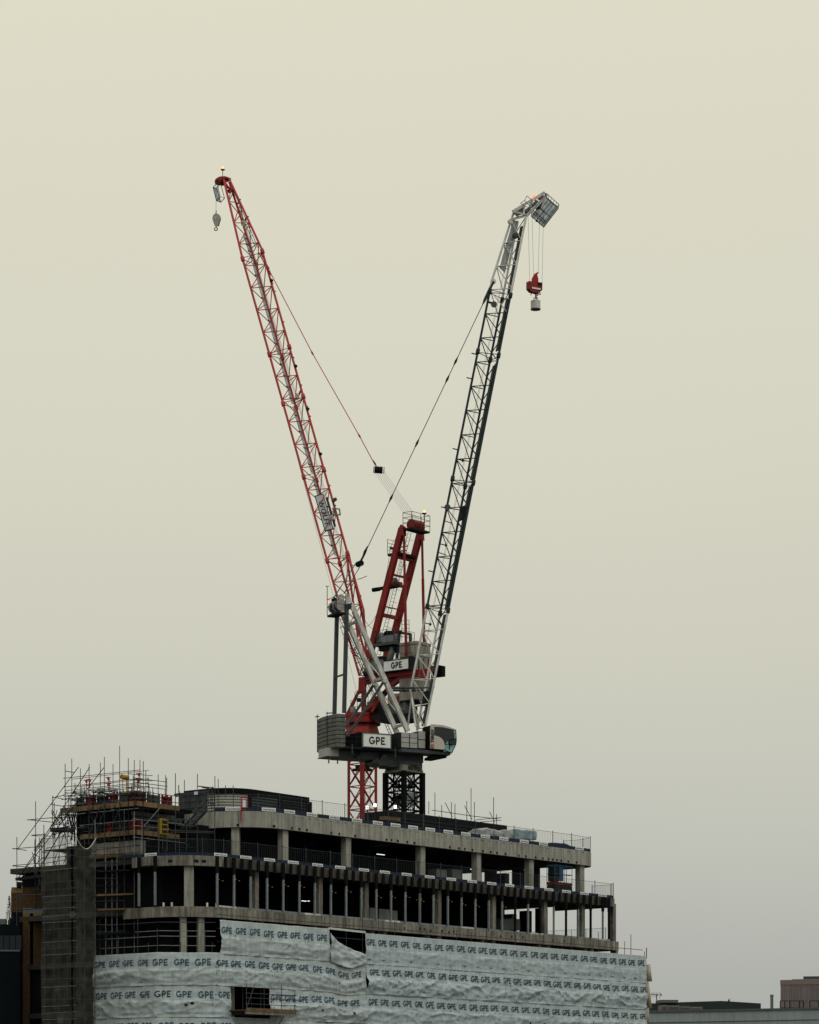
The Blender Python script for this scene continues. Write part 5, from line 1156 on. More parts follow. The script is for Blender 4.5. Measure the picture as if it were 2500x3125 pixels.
P_ = RP.off(1.0); stick('boom_stop', P_.pt(C3(950, 1360)), P_.pt(C3(1090, 1335)), .22, M['dsteel'], rc_); stick('boom_stop', P_.pt(C3(822, 1382)), P_.pt(C3(950, 1358)), .17, M['dsteel'], rc_); stick('boom_stop_sleeve', P_.pt(C3(822, 1382)), P_.pt(C3(890, 1372)), .2, M['black'], rc_)
bar('service_arm', Pn.pt(C3(1005, 940)), Pn.pt(C3(1060, 952)), .2, .26, M['gsteel'], rc_)
p = leg_pt(1300) + sh * .45; MB().box(p, A3 * .35, NR3 * .5, UP * .22).build('hoist_winch', M['red'], rc_, bevel=.06); stick('hoist_sheave', p + UP * .3 + NR3 * .3, p + UP * .3 + NR3 * .12, .28, M['lsteel'], rc_)
# head platform
P_ = RP.off(1.5); hA, hB = P_.pt(C3(1150, 772)), P_.pt(C3(1205, 772)); hw = 3.0
q0 = aN1 - A3 * .25 + NR3 * .35 - UP * .25; pl = [q0 - A3 * .15, q0 - A3 * 1.15, q0 - A3 * 1.15 + sh * 1.0, q0 - A3 * .15 + sh * 1.0]
MB().prism(pl, UP * .16).build('head_platform', M['dsteel'], rc_); rails(rc_, [x + UP * .16 for x in (pl[0], pl[1], (pl[1] + pl[2]) / 2, pl[2], pl[3], (pl[0] + pl[3]) / 2, pl[0])], 1.4, M['gsteel'], r=.024, mids=2)
for k in (.35, .62): q = q0 + sh * k * 1.0 - A3 * .6; MB().tube(q + UP * .55 - NR3 * .35, q + UP * .55 + NR3 * .35, .5, 14).build('luffing_sheave', M['red'], rc_)
for k in (.3, .5, .7): q = q0 + sh * k * 1.0 - A3 * .6; MB().box(q + UP * .45, A3 * .45, NR3 * .05, UP * .42).build('sheave_plate', M['red'], rc_, bevel=.08)
q = P_.pt(C3(1322, 760)); q = V((pl[2].x, pl[2].y, pl[2].z)) + A3 * .35 - sh * .14; stick('beacon_post', q, q + UP * 1.7, .05, M['gsteel'], rc_); beacon(rc_, q + UP * 1.85, 'lamp_o', 1.05)
# winch platform on the A-frame
P_ = RP.off(1.55); wA, wB = P_.pt(C4(728, 1018)), P_.pt(C4(968, 1005)); wB.z = wA.z; wq = [wA, wB, wB + P_.back * 2.9, wA + P_.back * 2.9]
MB().prism(wq, -UP * .22).build('winch_platform', M['greyd'], rc_); MB().prism([wA + P_.back * .4 + rgt * .3, wB + P_.back * .4 - rgt * .2, wB + P_.back * 2.3 - rgt * .2, wA + P_.back * 2.3 + rgt * .3], -UP * .62).build('winch_platform_beam', M['dsteel'], rc_)
rails(rc_, [wq[3], wq[0], (wq[0] * 2 + wq[1]) / 3, (wq[0] + 2 * wq[1]) / 3, wq[1], wq[2]], 1.15, M['gsteel'], mids=1)
MB().box(P_.off(-.8).pt(C4(815, 955)), rgt * .5, P_.back * .5, UP * .48).build('winch_motor', M['lsteel'], rc_, bevel=.12); MB().box(P_.off(-.9).pt(C4(925, 965)), rgt * .62, P_.back * .45, UP * .33).build('winch_gearbox', M['grey'], rc_, bevel=.05)
stick('winch_tank', P_.off(-1.1).pt(C4(1000, 1000)), P_.off(-1.1).pt(C4(1000, 905)), .27, M['grey'], rc_); stick('winch_drum', P_.off(-.6).pt(C4(880, 900)), P_.off(-1.6).pt(C4(940, 900)), .3, M['black'], rc_)
MB().box(P_.off(-.75).pt(C4(820, 950)) - P_.back * .55, rgt * .14, P_.back * .02, UP * .22).build('winch_vent', M['greyd'], rc_)
# jib
bR, hR = 1.8, 1.78; Pj = RP.off(bR / 2); L0, L1 = Pj.pt((1097, 2062)), Pj.pt((672, 545))
LT = (L1 - L0).length; kf = lambda py: (2062 - py) / (2062 - 545) * LT
joints = [kf(y) for y in (1722, 1470, 1247, 1095, 798)]
Nf, Ff, Uf, Lj, axj, upj = jib(rc_, L0, L1, NR3, bR, hR, V((1, 0, .3)), 2.3, joints, lambda t: M['redj'], .105, .042, 20, LT - kf(790), kf(1890), .55)
b = None
vs = [Uf(kf(1720)), Uf(kf(1905))]
for k in (-.5, .5): stick('jib_foot_chord', Uf(kf(1720)) + NR3 * k * .3, Uf(kf(1960)) + NR3 * k * bR * .75 - upj * .3, .10, M['red'], rc_)
# walkway along the far lower chord, cable run and ropes
wy = lambda t: Ff(t) + NR3 * .42 + upj * .06
for t0, t1 in ((kf(1700), kf(1460)), (kf(1450), kf(1250)), (kf(1240), kf(1100)), (kf(1090), kf(805)), (kf(795), kf(715))):
    bar('jib_walkway', wy(t0), wy(t1), .36, .03, M['grating'], rc_, up=upj)
    for i in range(4): t = t0 + (t1 - t0) * (i + .5) / 4; bar('walkway_joint', wy(t) - axj * .05, wy(t) + axj * .05, .5, .07, M['gsteel'], rc_, up=upj)
ladder(rc_, Uf(kf(775)) - upj * .55 - NR3 * .2, Uf(kf(580)) - upj * .3 - NR3 * .1, NR3 * .4, M['dsteel'], .9, .03)
for k in (-.12, .05, .2): stick('hoist_rope', Uf(kf(1800)) - upj * .42 + NR3 * k, Uf(kf(640)) - upj * .25 + NR3 * k * .5, .012, M['wire_far'], rc_)
stick('hoist_rope', Nf(kf(1330)) + NR3 * .1, Nf(kf(1760)) + NR3 * .15 - upj * .22, .012, M['wire_far'], rc_)
stick('hoist_rope', Nf(kf(1760)) + NR3 * .15 - upj * .22, RP.off(1.0).pt(C4(545, 1640)), .012, M['wire_far'], rc_)
def disc(par, c, nrm, r, m, nm='guide_sheave', th=.07): nrm = V(nrm).normalized(); return MB().tube(V(c) - nrm * th / 2, V(c) + nrm * th / 2, r, 18).build(nm, m, par)
for y in (693, 1241, 1610): c = Uf(kf(y)) - upj * .5 + NR3 * .25; disc(rc_, c, NR3 * .9 + V((-.3, 0, -.2)), .30, M['white']); stick('sheave_arm', c - NR3 * .1, Uf(kf(y - 15)), .09, M['red'], rc_)
for y in (892, 1157, 1288, 1425): disc(rc_, Uf(kf(y)) + upj * .16 + NR3 * .08, NR3, .14, M['dsteel'], 'jib_lamp', .2)
for i, y in enumerate((620, 680, 900, 925, 1020, 1130, 1215, 1280, 1310, 1520, 1580, 1760, 1850)): MB().box(Uf(kf(y)) + upj * .14, upj * .06, NR3 * .05, axj * .04).build('jib_lug', M['red'], rc_)
# lettered board on the jib
Pw = RP.off(bR / 2 - .62); cwl = [C3(218, 412), C3(292, 355), C3(398, 722), C3(325, 778)]; q = [Pw.pt(x) for x in cwl]
cc = (q[0] + q[1] + q[2] + q[3]) / 4; rd = ((q[3] - q[0]) + (q[2] - q[1])).normalized(); Lw = ((q[3] - q[0]).length + (q[2] - q[1]).length) / 2
ud = rd.cross(V((0, 1, 0))); ud = ud if ud.x > 0 else -ud; ud = (ud + Pw.back * -.0); ud = (ud - rd * ud.dot(rd)).normalized(); hw_ = .78
nb_ = rd.cross(ud).normalized(); nb_ = nb_ if nb_.y < 0 else -nb_
MB().box(cc, rd * Lw / 2, ud * hw_ / 2, nb_ * .05).build('jib_name_board', M['board'], rc_)
for s_ in (-1, 1): MB().box(cc + ud * s_ * hw_ / 2, rd * (Lw / 2 + .03), ud * .035, nb_ * .07).build('board_frame', M['dsteel'], rc_); MB().box(cc + rd * s_ * Lw / 2, rd * .035, ud * hw_ / 2, nb_ * .07).build('board_frame', M['dsteel'], rc_)
text_on('WOLFF', cc + nb_ * .062 + rd * .05, rd, ud, Lw * .74, hw_ * .60, M['ink'], rc_, .015)
MB().box(cc + ud * .62 - nb_ * .25, rd * Lw * .42, ud * .10, nb_ * .04).build('board_stay', M['dsteel'], rc_)
P_ = RP.off(0.2); bar('side_lamp', P_.pt(C3(395, 450)), P_.pt(C3(435, 420)), .22, .25, M['gsteel'], rc_)
for a, b_ in (((400, 520), (470, 530)), ((470, 530), (478, 592)), ((478, 592), (418, 585)), ((418, 585), (400, 520))): bar('floodlight_frame', P_.pt(C3(*a)), P_.pt(C3(*b_)), .08, .12, M['lsteel'], rc_)
# jib head
P_ = RP.off(.35)
plate(P_, [(252, 330), (255, 290), (290, 255), (335, 248), (385, 248), (392, 268), (360, 290), (330, 300), (320, 330), (285, 352), (262, 350)], .7, 'jib_head', M['red'], rc_, C1)
disc(rc_, RP.off(.5).pt(C1(282, 318)), NR3, .32, M['red'], 'head_sheave', .25); disc(rc_, RP.off(.66).pt(C1(275, 312)), NR3, .1, M['dsteel'], 'sheave_pin', .1)
q = RP.pt(C1(343, 248)); stick('beacon_post', q, RP.pt(C1(345, 172)), .03, M['dsteel'], rc_); beacon(rc_, RP.pt(C1(345, 152)), 'lamp_o', 1.05)
P1_, P2_ = RP.off(.7), RP.off(.0)
q = [P1_.pt(C1(*x)) for x in ((218, 395), (262, 572), (318, 592), (268, 405))]
off_ = P1_.pt(C1(318, 350)) - P1_.pt(C1(268, 405))
for a in range(4):
    bar('rope_basket_bar', q[a], q[(a + 1) % 4], .055, .055, M['navy'], rc_); bar('rope_basket_bar', q[a], q[a] + off_, .05, .05, M['navy'], rc_); bar('rope_basket_bar', q[a] + off_, q[(a + 1) % 4] + off_, .045, .045, M['navy'], rc_)
MB().prism([q[0], q[1], q[2], q[3]], P1_.back * .02).build('rope_basket_panel', M['guard'], rc_); MB().prism([x + off_ for x in q], P1_.back * .02).build('rope_basket_panel', M['guard'], rc_) if False else None
plate(RP.off(.1), [(385, 420), (430, 425), (425, 470), (400, 460)], .3, 'tip_winch', M['greyd'], rc_, C1); plate(RP.off(.0), [(455, 425), (497, 432), (470, 448)], .2, 'tip_flag', M['dsteel'], rc_, C1)
bar('jib_head_strut', RP.off(.2).pt(C1(375, 330)), RP.off(.2).pt(C1(400, 410)), .12, .18, M['red'], rc_); bar('jib_head_strut', RP.off(.2).pt(C1(400, 380)), RP.off(.2).pt(C1(445, 420)), .2, .2, M['red'], rc_)
# pendant
pp = lambda c: RP.pt(c)
pend = [pp(C1(825, 1250)), pp(C1(945, 1465)), pp((953, 1077)), pp((1097, 1330)), pp(C3(842, 60))]
for k in (-.14, .14): bar('pendant_plate', pend[0] + NR3 * k, pend[1] + NR3 * k, .03, .10, M['red'], rc_)
pq = [pend[1], pp((953, 1077)), pp((1097, 1330)), pend[4]]
for a, b_ in zip(pq, pq[1:]): stick('pendant_rod', a, b_, .040, M['redj'], rc_)
def knuckle(par, p, d, m, s=1.0): d = V(d).normalized(); b = MB(); b.tube(p - d * .55 * s, p, .04 * s, 8, .13 * s); b.tube(p, p + d * .55 * s, .13 * s, 8, .04 * s); b.build('pendant_knuckle', m, par)
knuckle(rc_, pp(C1(955, 1500)), pend[4] - pend[1], M['red'], .9); knuckle(rc_, pq[1], pend[4] - pend[1], M['red'], .7); knuckle(rc_, pq[2], pend[4] - pend[1], M['red'], .7); knuckle(rc_, pend[4] + UP * .1, pend[4] - pend[1], M['red'], .7)
c = pp(C3(882, 118)); lat_ = V((.93, .0, -.12)); b = MB()
for i in range(6): disc(rc_, c + V((.93, .05, -.06)) * (-.33 + i * .13), V((.93, .05, -.06)), .31, M['dsteel'] if i % 2 else M['black'], 'block_sheave', .125)
disc(rc_, c + V((.93, .05, -.06)) * -.47, V((.93, .05, -.06)), .30, M['red'], 'block_cheek', .06); disc(rc_, c + V((.93, .05, -.06)) * .52, V((.93, .05, -.06)), .30, M['red'], 'block_cheek', .06)
for i in range(6): k = i / 5; stick('luffing_rope', c + V((.93, .05, -.06)) * (-.4 + .85 * k) - UP * .25 * (1 - k), q0 + sh * (.25 + .65 * k) - A3 * .45 + UP * .8, .010, M['wire_far'], rc_)
# slack electric cables
def cable(par, pts, r, m, nm='slack_cable', n=16):
    pts = [V(p) for p in pts]; b = MB(); prev = None
    for i in range(n + 1):
        t = i / n; p = (1 - t) ** 2 * pts[0] + 2 * t * (1 - t) * pts[1] + t * t * pts[2]
        if prev is not None: b.tube(prev, p, r, 5, caps=False)
        prev = p
    return b.build(nm, m, par)
P_ = RP.off(.2); cable(rc_, [P_.pt(C4(640, 815)), P_.pt(C4(720, 790)), P_.pt(C4(790, 610))], .02, M['wire'], 'slack_cable'); cable(rc_, [P_.pt(C4(600, 690)), P_.pt(C4(640, 780)), P_.pt(C4(725, 850))], .02, M['wire'])
P_ = RP.off(1.6); cable(rc_, [P_.pt(C3(1080, 815)), P_.pt(C3(1010, 900)), P_.pt(C3(1003, 960))], .018, M['wire']); cable(rc_, [P_.pt(C3(1000, 960)), P_.pt(C3(985, 1150)), P_.pt(C3(930, 1345))], .018, M['wire'])
for x0, y0, x1, y1 in ((1180, 830, 1100, 1200), (1110, 1050, 960, 1600), (1130, 1100, 1010, 1650)): stick('hoist_rope', RP.pt(C3(x0, y0)), RP.pt(C3(x1, y1)), .012, M['wire'], rc_)
# red crane hook
hb = empty('hook_block', RP.pt(C1(256, 970)), 'grey teardrop hook block hanging from the red jib', 'hook block')
P_ = RP.off(.5); plate(P_, [(207, 805), (215, 765), (238, 742), (258, 735), (282, 745), (302, 775), (305, 805), (292, 850), (278, 902), (240, 905), (225, 865)], .16, 'cheek_plate', M['cabw'], hb, C1)
plate(RP.off(.44), [(214, 800), (225, 765), (256, 745), (290, 770), (296, 805), (270, 895), (245, 895)], .28, 'sheave_core', M['greyd'], hb, C1)
disc(hb, P_.pt(C1(260, 797)) - P_.back * .03, P_.back, .09, M['white'], 'sheave_pin', .08)
b = MB(); c0 = P_.pt(C1(255, 943)); cx_ = V((1, 0, 0)); ring = [c0 + cx_ * .145 * math.cos(t) + UP * .145 * math.sin(t) for t in [R_(120 + i * 330 / 16) for i in range(17)]]
for p, q_ in zip(ring, ring[1:]): b.tube(p, q_, .055, 8)
b.tube(P_.pt(C1(257, 930)), P_.pt(C1(258, 905)), .06, 8); b.build('hook', M['cabw'], hb)
stick('hoist_rope', P_.pt(C1(256, 740)), P_.pt(C1(259, 345)), .016, M['wire'], hb); bar('rope_socket', P_.pt(C1(256, 740)), P_.pt(C1(258, 700)), .06, .06, M['dsteel'], hb)

# ---------------------------------------------------------------- dark crane (nearer)
psi = R_(26); MD = at(1233, 0, 255.0).xy; aD = V((math.cos(psi), math.sin(psi))); nD = V((math.sin(psi), -math.cos(psi)))
DP = Plane(MD, aD); A4 = V((aD.x, aD.y, 0)); ND3 = V((nD.x, nD.y, 0)); W1 = V((MD.x, MD.y, 0)); zD = lambda y: at(0, C5(0, y)[1], 255).z
dc = empty('dark_tower_crane', (MD.x, MD.y, zA), 'navy and white luffing tower crane with jib leaning right, cabin and stacked grey counterweights', 'crane')
hm = 1.70; legs = [V((-hm, 0, 0)), V((0, -hm, 0)), V((hm, 0, 0)), V((0, hm, 0))]
for l in legs:
    d = l.normalized(); e_ = V((-d.y, d.x, 0)); u1, u2 = (d + e_).normalized(), (d - e_).normalized()
    MB().box(W1 + l * .94 + UP * (zD(1112) + zA - 3) / 2, u1 * .18, u2 * .18, UP * (zD(1112) - zA + 3) / 2).build('mast_leg', M['black'], dc)
zs_ = [zD(1120) - i * 1.62 for i in range(6)]
for z0_, z1_ in zip(zs_, zs_[1:]):
    for i in range(4):
        p, q = W1 + legs[i] * .93, W1 + legs[(i + 1) % 4] * .93
        stick('mast_brace', p + UP * z0_, q + UP * z1_, .07, M['black'], dc); stick('mast_brace', q + UP * z0_, p + UP * z1_, .07, M['black'], dc); stick('mast_brace', p + UP * z1_, q + UP * z1_, .07, M['black'], dc)
ladder(dc, W1 + V((.35, .3, zA - 2)), W1 + V((.35, .3, zD(1120))), V((.45, 0, 0)), M['dsteel'], .3, .025); ladder(dc, W1 + V((-.8, .1, zA - 2)), W1 + V((-.8, .1, zD(1120))), V((.6, .1, 0)), M['dsteel'], .25, .02)
for z in (zD(1265), zD(1380)): MB().box(W1 + UP * z, (.85, .4, 0), (-.3, .6, 0), (0, 0, .05)).build('mast_platform', M['black'], dc)
for x, y in ((.55, -.5), (-.5, .4), (.9, .2)): MB().box(W1 + V((x, y, zD(1400))), (.3, .2, 0), (-.02, .03, 0), (0, 0, .55)).build('mesh_guard', M['guard'], dc)
for i in range(4):                                            # inner climbing frame and cable grilles
    p = W1 + legs[i] * .52; bar('inner_mast_leg', p + UP * (zA - 2), p + UP * zD(1118), .16, .16, M['black'], dc)
for z0_, z1_ in zip(zs_, zs_[1:]):
    for i in range(4):
        p, q = W1 + legs[i] * .52, W1 + legs[(i + 1) % 4] * .52; stick('inner_mast_brace', p + UP * z0_, q + UP * z1_, .045, M['black'], dc)
        p, q = W1 + legs[i] * .93, W1 + legs[(i + 1) % 4] * .93; zc2 = (z0_ + z1_) / 2; stick('mast_brace', p + UP * zc2, q + UP * zc2, .05, M['black'], dc)
for i in (1, 2, 3, 0):
    p, q = W1 + legs[i] * .88, W1 + legs[(i + 1) % 4] * .88
    for k in range(1, 8): stick('cable_riser', p + (q - p) * k / 8 + UP * (zA - 1), p + (q - p) * k / 8 + UP * (zD(1118) - (0 if i in (2, 3) else 3.2 + .2 * (k % 3))), .02, M['dsteel'], dc)
# lettered collar
b = MB(); vs = []
for z, r in ((zD(1118), 1.86), (zD(1105), 1.90), (zD(1040), 1.72)):
    for i in range(4):
        t = math.pi / 2 * i - math.pi / 2; d = V((math.cos(t), math.sin(t), 0)); e_ = V((-d.y, d.x, 0)); vs += [W1 + d * r - e_ * .0 + (-e_ - d) * .22 + UP * z, W1 + d * r + (e_ - d) * .22 + UP * z]
b.add(vs, [(j * 8 + i, j * 8 + (i + 1) % 8, (j + 1) * 8 + (i + 1) % 8, (j + 1) * 8 + i) for j in (0, 1) for i in range(8)] + [tuple(range(8)), tuple(range(16, 24))]); b.build('mast_collar', M['collar'], dc)
for sgn, s_ in ((-1, 'MULTIPLEX'), (1, 'MULTIPLEX')):
    rgt_ = V((1, sgn, 0)).normalized(); nrm = V((sgn, -1, 0)).normalized(); c = W1 + nrm * (1.287 + .035) + UP * (zD(1075)); tl = .075
    upv = (UP - nrm * .25).normalized(); text_on(s_, c + nrm * .01, rgt_, upv, 1.55, .36, M['ink'], dc, .03)
MB().tube(W1 + UP * zD(1042), W1 + UP * zD(1005), 1.45, 24).build('slewing_ring', M['greyd'], dc)
# main beam and decks
Pn = DP.off(.9); k0 = Pn.pt(E3(237, 1000)); zt_, zb2 = Pn.pt(E3(237, 935)).z, Pn.pt(E3(237, 1090)).z; kE = Pn.pt(C5(1267, 900)); kE.z = 0; k0 = V((k0.x, k0.y, 0))
def beam(p, q, w, z0_, z1_, nm, m): MB().prism([p + UP * z0_, q + UP * z0_, q - ND3 * w + UP * z0_, p - ND3 * w + UP * z0_], UP * (z1_ - z0_)).build(nm, m, dc, bevel=.02)
km = k0 + (kE - k0) * .12
beam(k0, km, 1.8, zb2, zt_, 'counter_jib_beam', M['cabw']); beam(km + A4 * .02, kE, 1.8, zb2 - .10, zt_ - .12, 'counter_jib_beam', M['greyd'])
beam(k0 - A4 * .1 + ND3 * .05, kE, 1.9, zb2 - .06, zb2 - .001, 'beam_flange', M['greyd'])
beam(k0 + (kE - k0) * .62, kE - A4 * .1, 1.7, zb2 - .62, zb2 - .11, 'turntable_base', M['greyd'])
plate(DP.off(1.0), [(760, 940), (900, 940), (960, 1000), (860, 1030), (800, 1025), (770, 1000), (700, 990)], 2.0, 'turntable_gusset', M['greyd'], dc, C5)
plate(DP.off(.93), [(790, 900), (870, 920), (865, 1000), (820, 1000), (780, 960)], .04, 'gusset_plate', M['grey'], dc, C5)
for x, y in ((520, 900), (560, 870), (785, 910), (805, 880)): bar('bracket', DP.off(1.0).pt(C5(x, y + 40)), DP.off(1.5).pt(C5(x + 25, y - 20)), .1, .16, M['dsteel'], dc)
for x, y0_, y1_ in ((487, 795, 905), (960, 835, 940)): bar('guide_post', DP.off(1.95).pt(C5(x, y1_)), DP.off(1.95).pt(C5(x, y0_)), .07, .1, M['gsteel'], dc)
for x, h_ in ((228, 35), (325, 40)): bar('drain_stub', DP.off(.4).pt(C5(x, 970 + h_)), DP.off(.4).pt(C5(x, 955)), .14, .12, M['grey'], dc)
Pd = DP.off(1.95); g0, g1 = Pd.pt(C5(415, 815)), Pd.pt(C5(990, 850)); g1.z = g0.z - .0
MB().prism([g0, g1, g1 - ND3 * 3.9, g0 - ND3 * 3.9], -UP * .18).build('walkway_deck', M['dsteel'], dc)
h0, h1 = Pd.pt(C5(1000, 848)), Pd.pt(C5(1578, 895)); h1.z = h0.z; hk = [h0 + ND3 * .5, h1 + ND3 * .35 - A4 * .3, h1 - ND3 * 1.4, h0 - ND3 * 1.4]
MB().prism(hk, -UP * .28).build('walkway_deck', M['greyd'], dc); MB().prism([h0 + A4 * 3.2 - ND3 * .2 - UP * .28, h1 - A4 * .4 - ND3 * .2 - UP * .28, h1 - A4 * 1.4 - ND3 * 1.2 - UP * .5, h0 + A4 * 3.0 - ND3 * 1.2 - UP * .5], -UP * .2).build('cabin_bracket', M['dsteel'], dc)
for x in (1310, 1345, 1375): stick('cable_loop', Pd.off(-.5).pt(C5(x, 905)), Pd.off(-.5).pt(C5(x + 4, 938)), .02, M['dsteel'], dc)
rails(dc, [g0 + (g1 - g0) * i / 5 for i in range(6)], 1.25, M['dsteel'], mids=2)
plate(DP.off(.6), [(430, 690), (590, 660), (590, 820), (430, 820)], 1.0, 'winch_housing', M['black'], dc, C5); plate(DP.off(.5), [(910, 690), (980, 700), (980, 830), (910, 830)], 1.0, 'winch_housing', M['greyd'], dc, C5)
plate(DP.off(.3), [(590, 690), (910, 700), (905, 830), (585, 815)], .6, 'winch_housing', M['greyd'], dc, C5)
# lettered sign box
Ps = DP.off(2.05); a_, b_ = Ps.pt(E3(905, 790)), Ps.pt(E3(1425, 825)); b_.z = a_.z; c = (a_ + b_) / 2; rgt_ = (b_ - a_).normalized(); hS_ = 1.14
MB().box(c, (b_ - a_) / 2, Ps.back * .09, UP * hS_ / 2).build('sign_box', M['white_clean'], dc)
for s_ in (-1, 1): MB().box(c + UP * s_ * hS_ / 2, (b_ - a_) / 2 + rgt_ * .04, Ps.back * .11, UP * .035).build('sign_frame', M['grey'], dc); MB().box(c + rgt_ * s_ * (b_ - a_).length / 2, rgt_ * .035, Ps.back * .11, UP * hS_ / 2).build('sign_frame', M['grey'], dc)
gpe_flat(c - Ps.back * .10 + rgt_ * .0, rgt_, UP, .66, M['ink'], dc, M['green'], .205, .84)
# cabinets
for x0, x1, y0_, y1_, n_ in ((1020, 1110, 664, 832, 3), (1114, 1200, 672, 838, 3), (1208, 1286, 650, 842, 2)):
    P_ = DP.off(1.85); p, q = P_.pt(C5(x0, y0_)), P_.pt(C5(x1, y0_)); q.z = p.z; zb3 = P_.pt(C5(x0, y1_)).z
    MB().prism([p - UP * (p.z - zb3), q - UP * (p.z - zb3), q - UP * (p.z - zb3) - ND3 * 1.6, p - UP * (p.z - zb3) - ND3 * 1.6], UP * (p.z - zb3)).build('cabinet', M['greyd'], dc)
    hh_ = (p.z - zb3) / n_
    for i in range(n_): z = zb3 + hh_ * (i + .5); MB().box((p + q) / 2 * 1 + UP * (z - p.z) + ND3 * .03, (q - p) * .47, ND3 * .03, UP * hh_ * .45).build('cabinet_door', M['cabw'], dc, bevel=.015)
plate(DP.off(1.8), [(980, 668), (1016, 664), (1016, 832), (980, 830)], 1.4, 'cabinet_side', M['dsteel'], dc, C5)
# cabin
P_ = DP.off(2.55); O_ = [(800, 555), (840, 530), (905, 525), (1130, 545), (1280, 585), (1470, 660), (1490, 950), (1470, 1060), (1365, 1290), (1180, 1270), (800, 1165)]
plate(DP.off(2.5), [(800, 560), (840, 540), (905, 540), (1130, 560), (1280, 600), (1180, 900), (1180, 1180), (1150, 1240), (800, 1160)], 1.5, 'cabin_body', M['black'], dc, E4)
plate(DP.off(2.5), [(1184, 700), (1284, 602), (1462, 668), (1482, 950), (1462, 1060), (1360, 1275), (1184, 1240)], 1.5, 'cabin_glazing', M['glass_c'], dc, E4)
plate(DP.off(2.56), [(914, 590), (1130, 605), (1280, 640), (1420, 690), (1415, 900), (1240, 960), (1180, 1180), (914, 1180)], .05, 'side_window', M['glass'], dc, E4)
plate(DP.off(2.62), [(815, 560), (835, 522), (905, 522), (912, 590), (908, 1165), (812, 1162)], .1, 'cabin_stripe', M['cream'], dc, E4)
plate(DP.off(2.60), [(905, 522), (1130, 542), (1280, 582), (1476, 655), (1470, 672), (1280, 632), (1130, 600), (905, 586)], 1.7, 'cabin_roof', M['cream'], dc, E4)
pts = [(912, 820), (960, 825), (1030, 845), (1090, 880), (1140, 935), (1175, 1010), (1195, 1085), (1195, 1140), (1175, 1175), (1140, 1188), (912, 1165)]
plate(DP.off(2.64), pts, .06, 'cabin_door_panel', M['cream'], dc, E4)
for a, b2 in (((1476, 660), (1492, 950)), ((1492, 950), (1475, 1065)), ((1475, 1065), (1365, 1290)), ((1195, 1050), (1475, 1065)), ((1240, 960), (1420, 905)), ((1300, 930), (1310, 1200)), ((1180, 1190), (1360, 1285))):
    for P__ in (DP.off(2.52), DP.off(1.0)): bar('window_frame', P__.pt(E4(*a)), P__.pt(E4(*b2)), .05, .06, M['black'], dc)
plate(DP.off(2.2), [(1420, 880), (1480, 900), (1470, 1040), (1430, 1070), (1400, 1000)], .9, 'cabin_console', M['black'], dc, E4); plate(DP.off(2.1), [(1200, 760), (1440, 740), (1440, 905), (1250, 960), (1190, 1040)], .9, 'operator_seat', M['black'], dc, E4)
for y in (980, 1010, 1130, 1160): bar('cabin_bar', DP.off(2.4).pt(E4(1200, y)), DP.off(2.4).pt(E4(1440, y - 40)), .03, .03, M['navy'], dc)
Pt_ = DP.off(2.66); a_, b_ = Pt_.pt(E4(862, 1005)), Pt_.pt(E4(868, 640)); text_on('TEREX', (a_ + b_) / 2, (b_ - a_), -A4, (b_ - a_).length, .46 * .62 * 1.6 * .6, M['ink'], dc, .03)
cg = Pt_.pt(E4(862, 1100)); MB().box(cg, A4 * .12, ND3 * .008, UP * .17).build('emblem', M['redbr'], dc)
for dx_, dz_, w_, h_ in ((-.03, 0, .015, .12), (.045, .06, .04, .014), (.045, -.06, .04, .014), (-.08, .0, .03, .014)): MB().box(cg + A4 * dx_ + UP * dz_ + ND3 * .012, A4 * w_, ND3 * .004, UP * h_).build('emblem_mark', M['cream'], dc)
# counterweight slabs
P_ = DP.off(1.9); cr_ = P_.pt(E3(585, 0)); cr_ = V((cr_.x, cr_.y, 0)); Lc = (P_.pt(E3(585, 0)) - P_.pt(E3(430, 0))).xy.length; Wc = 4.2
zz0, zz1 = P_.pt(E3(430, 925)).z, P_.pt(E3(430, 290)).z; nC = 8; hC = (zz1 - zz0) / nC
def cwshape(inset):
    pts = [cr_ - ND3 * inset]
    for i in range(13):
        k = i / 12; pts.append(cr_ - A4 * (Lc + .30 * math.sin(math.pi * k) - inset) - ND3 * (inset + (Wc - 2 * inset) * k))
    pts.append(cr_ - ND3 * (Wc - inset)); return pts
for i in range(nC):
    z = zz0 + i * hC; b = MB(); ring = [(z + .012, .05), (z + .06, .0), (z + hC - .05, .0), (z + hC - .012, .04)]; vs = []; m_ = len(cwshape(0))
    for zz, ins in ring: vs += [p + UP * zz for p in cwshape(ins)]
    b.add(vs, [(j * m_ + q, j * m_ + (q + 1) % m_, (j + 1) * m_ + (q + 1) % m_, (j + 1) * m_ + q) for j in range(3) for q in range(m_)] + [tuple(range(m_)), tuple(range(3 * m_, 4 * m_))]); b.build('counterweight_slab', M['conc_w'], dc)
for x in (52, 237): stick('counterweight_rod', DP.off(.55 if x > 100 else -1.55).pt(E3(x, 1010 if x < 100 else 935)), DP.off(.55 if x > 100 else -1.55).pt(E3(x, 260 if x > 100 else 310)), .03, M['dsteel'], dc)
bar('rod_plate', DP.off(.5).pt(E3(222, 288)), DP.off(.5).pt(E3(330, 283)), .2, .07, M['dsteel'], dc); bar('rod_plate', DP.off(-1.5).pt(E3(20, 355)), DP.off(-1.5).pt(E3(85, 350)), .2, .08, M['dsteel'], dc)
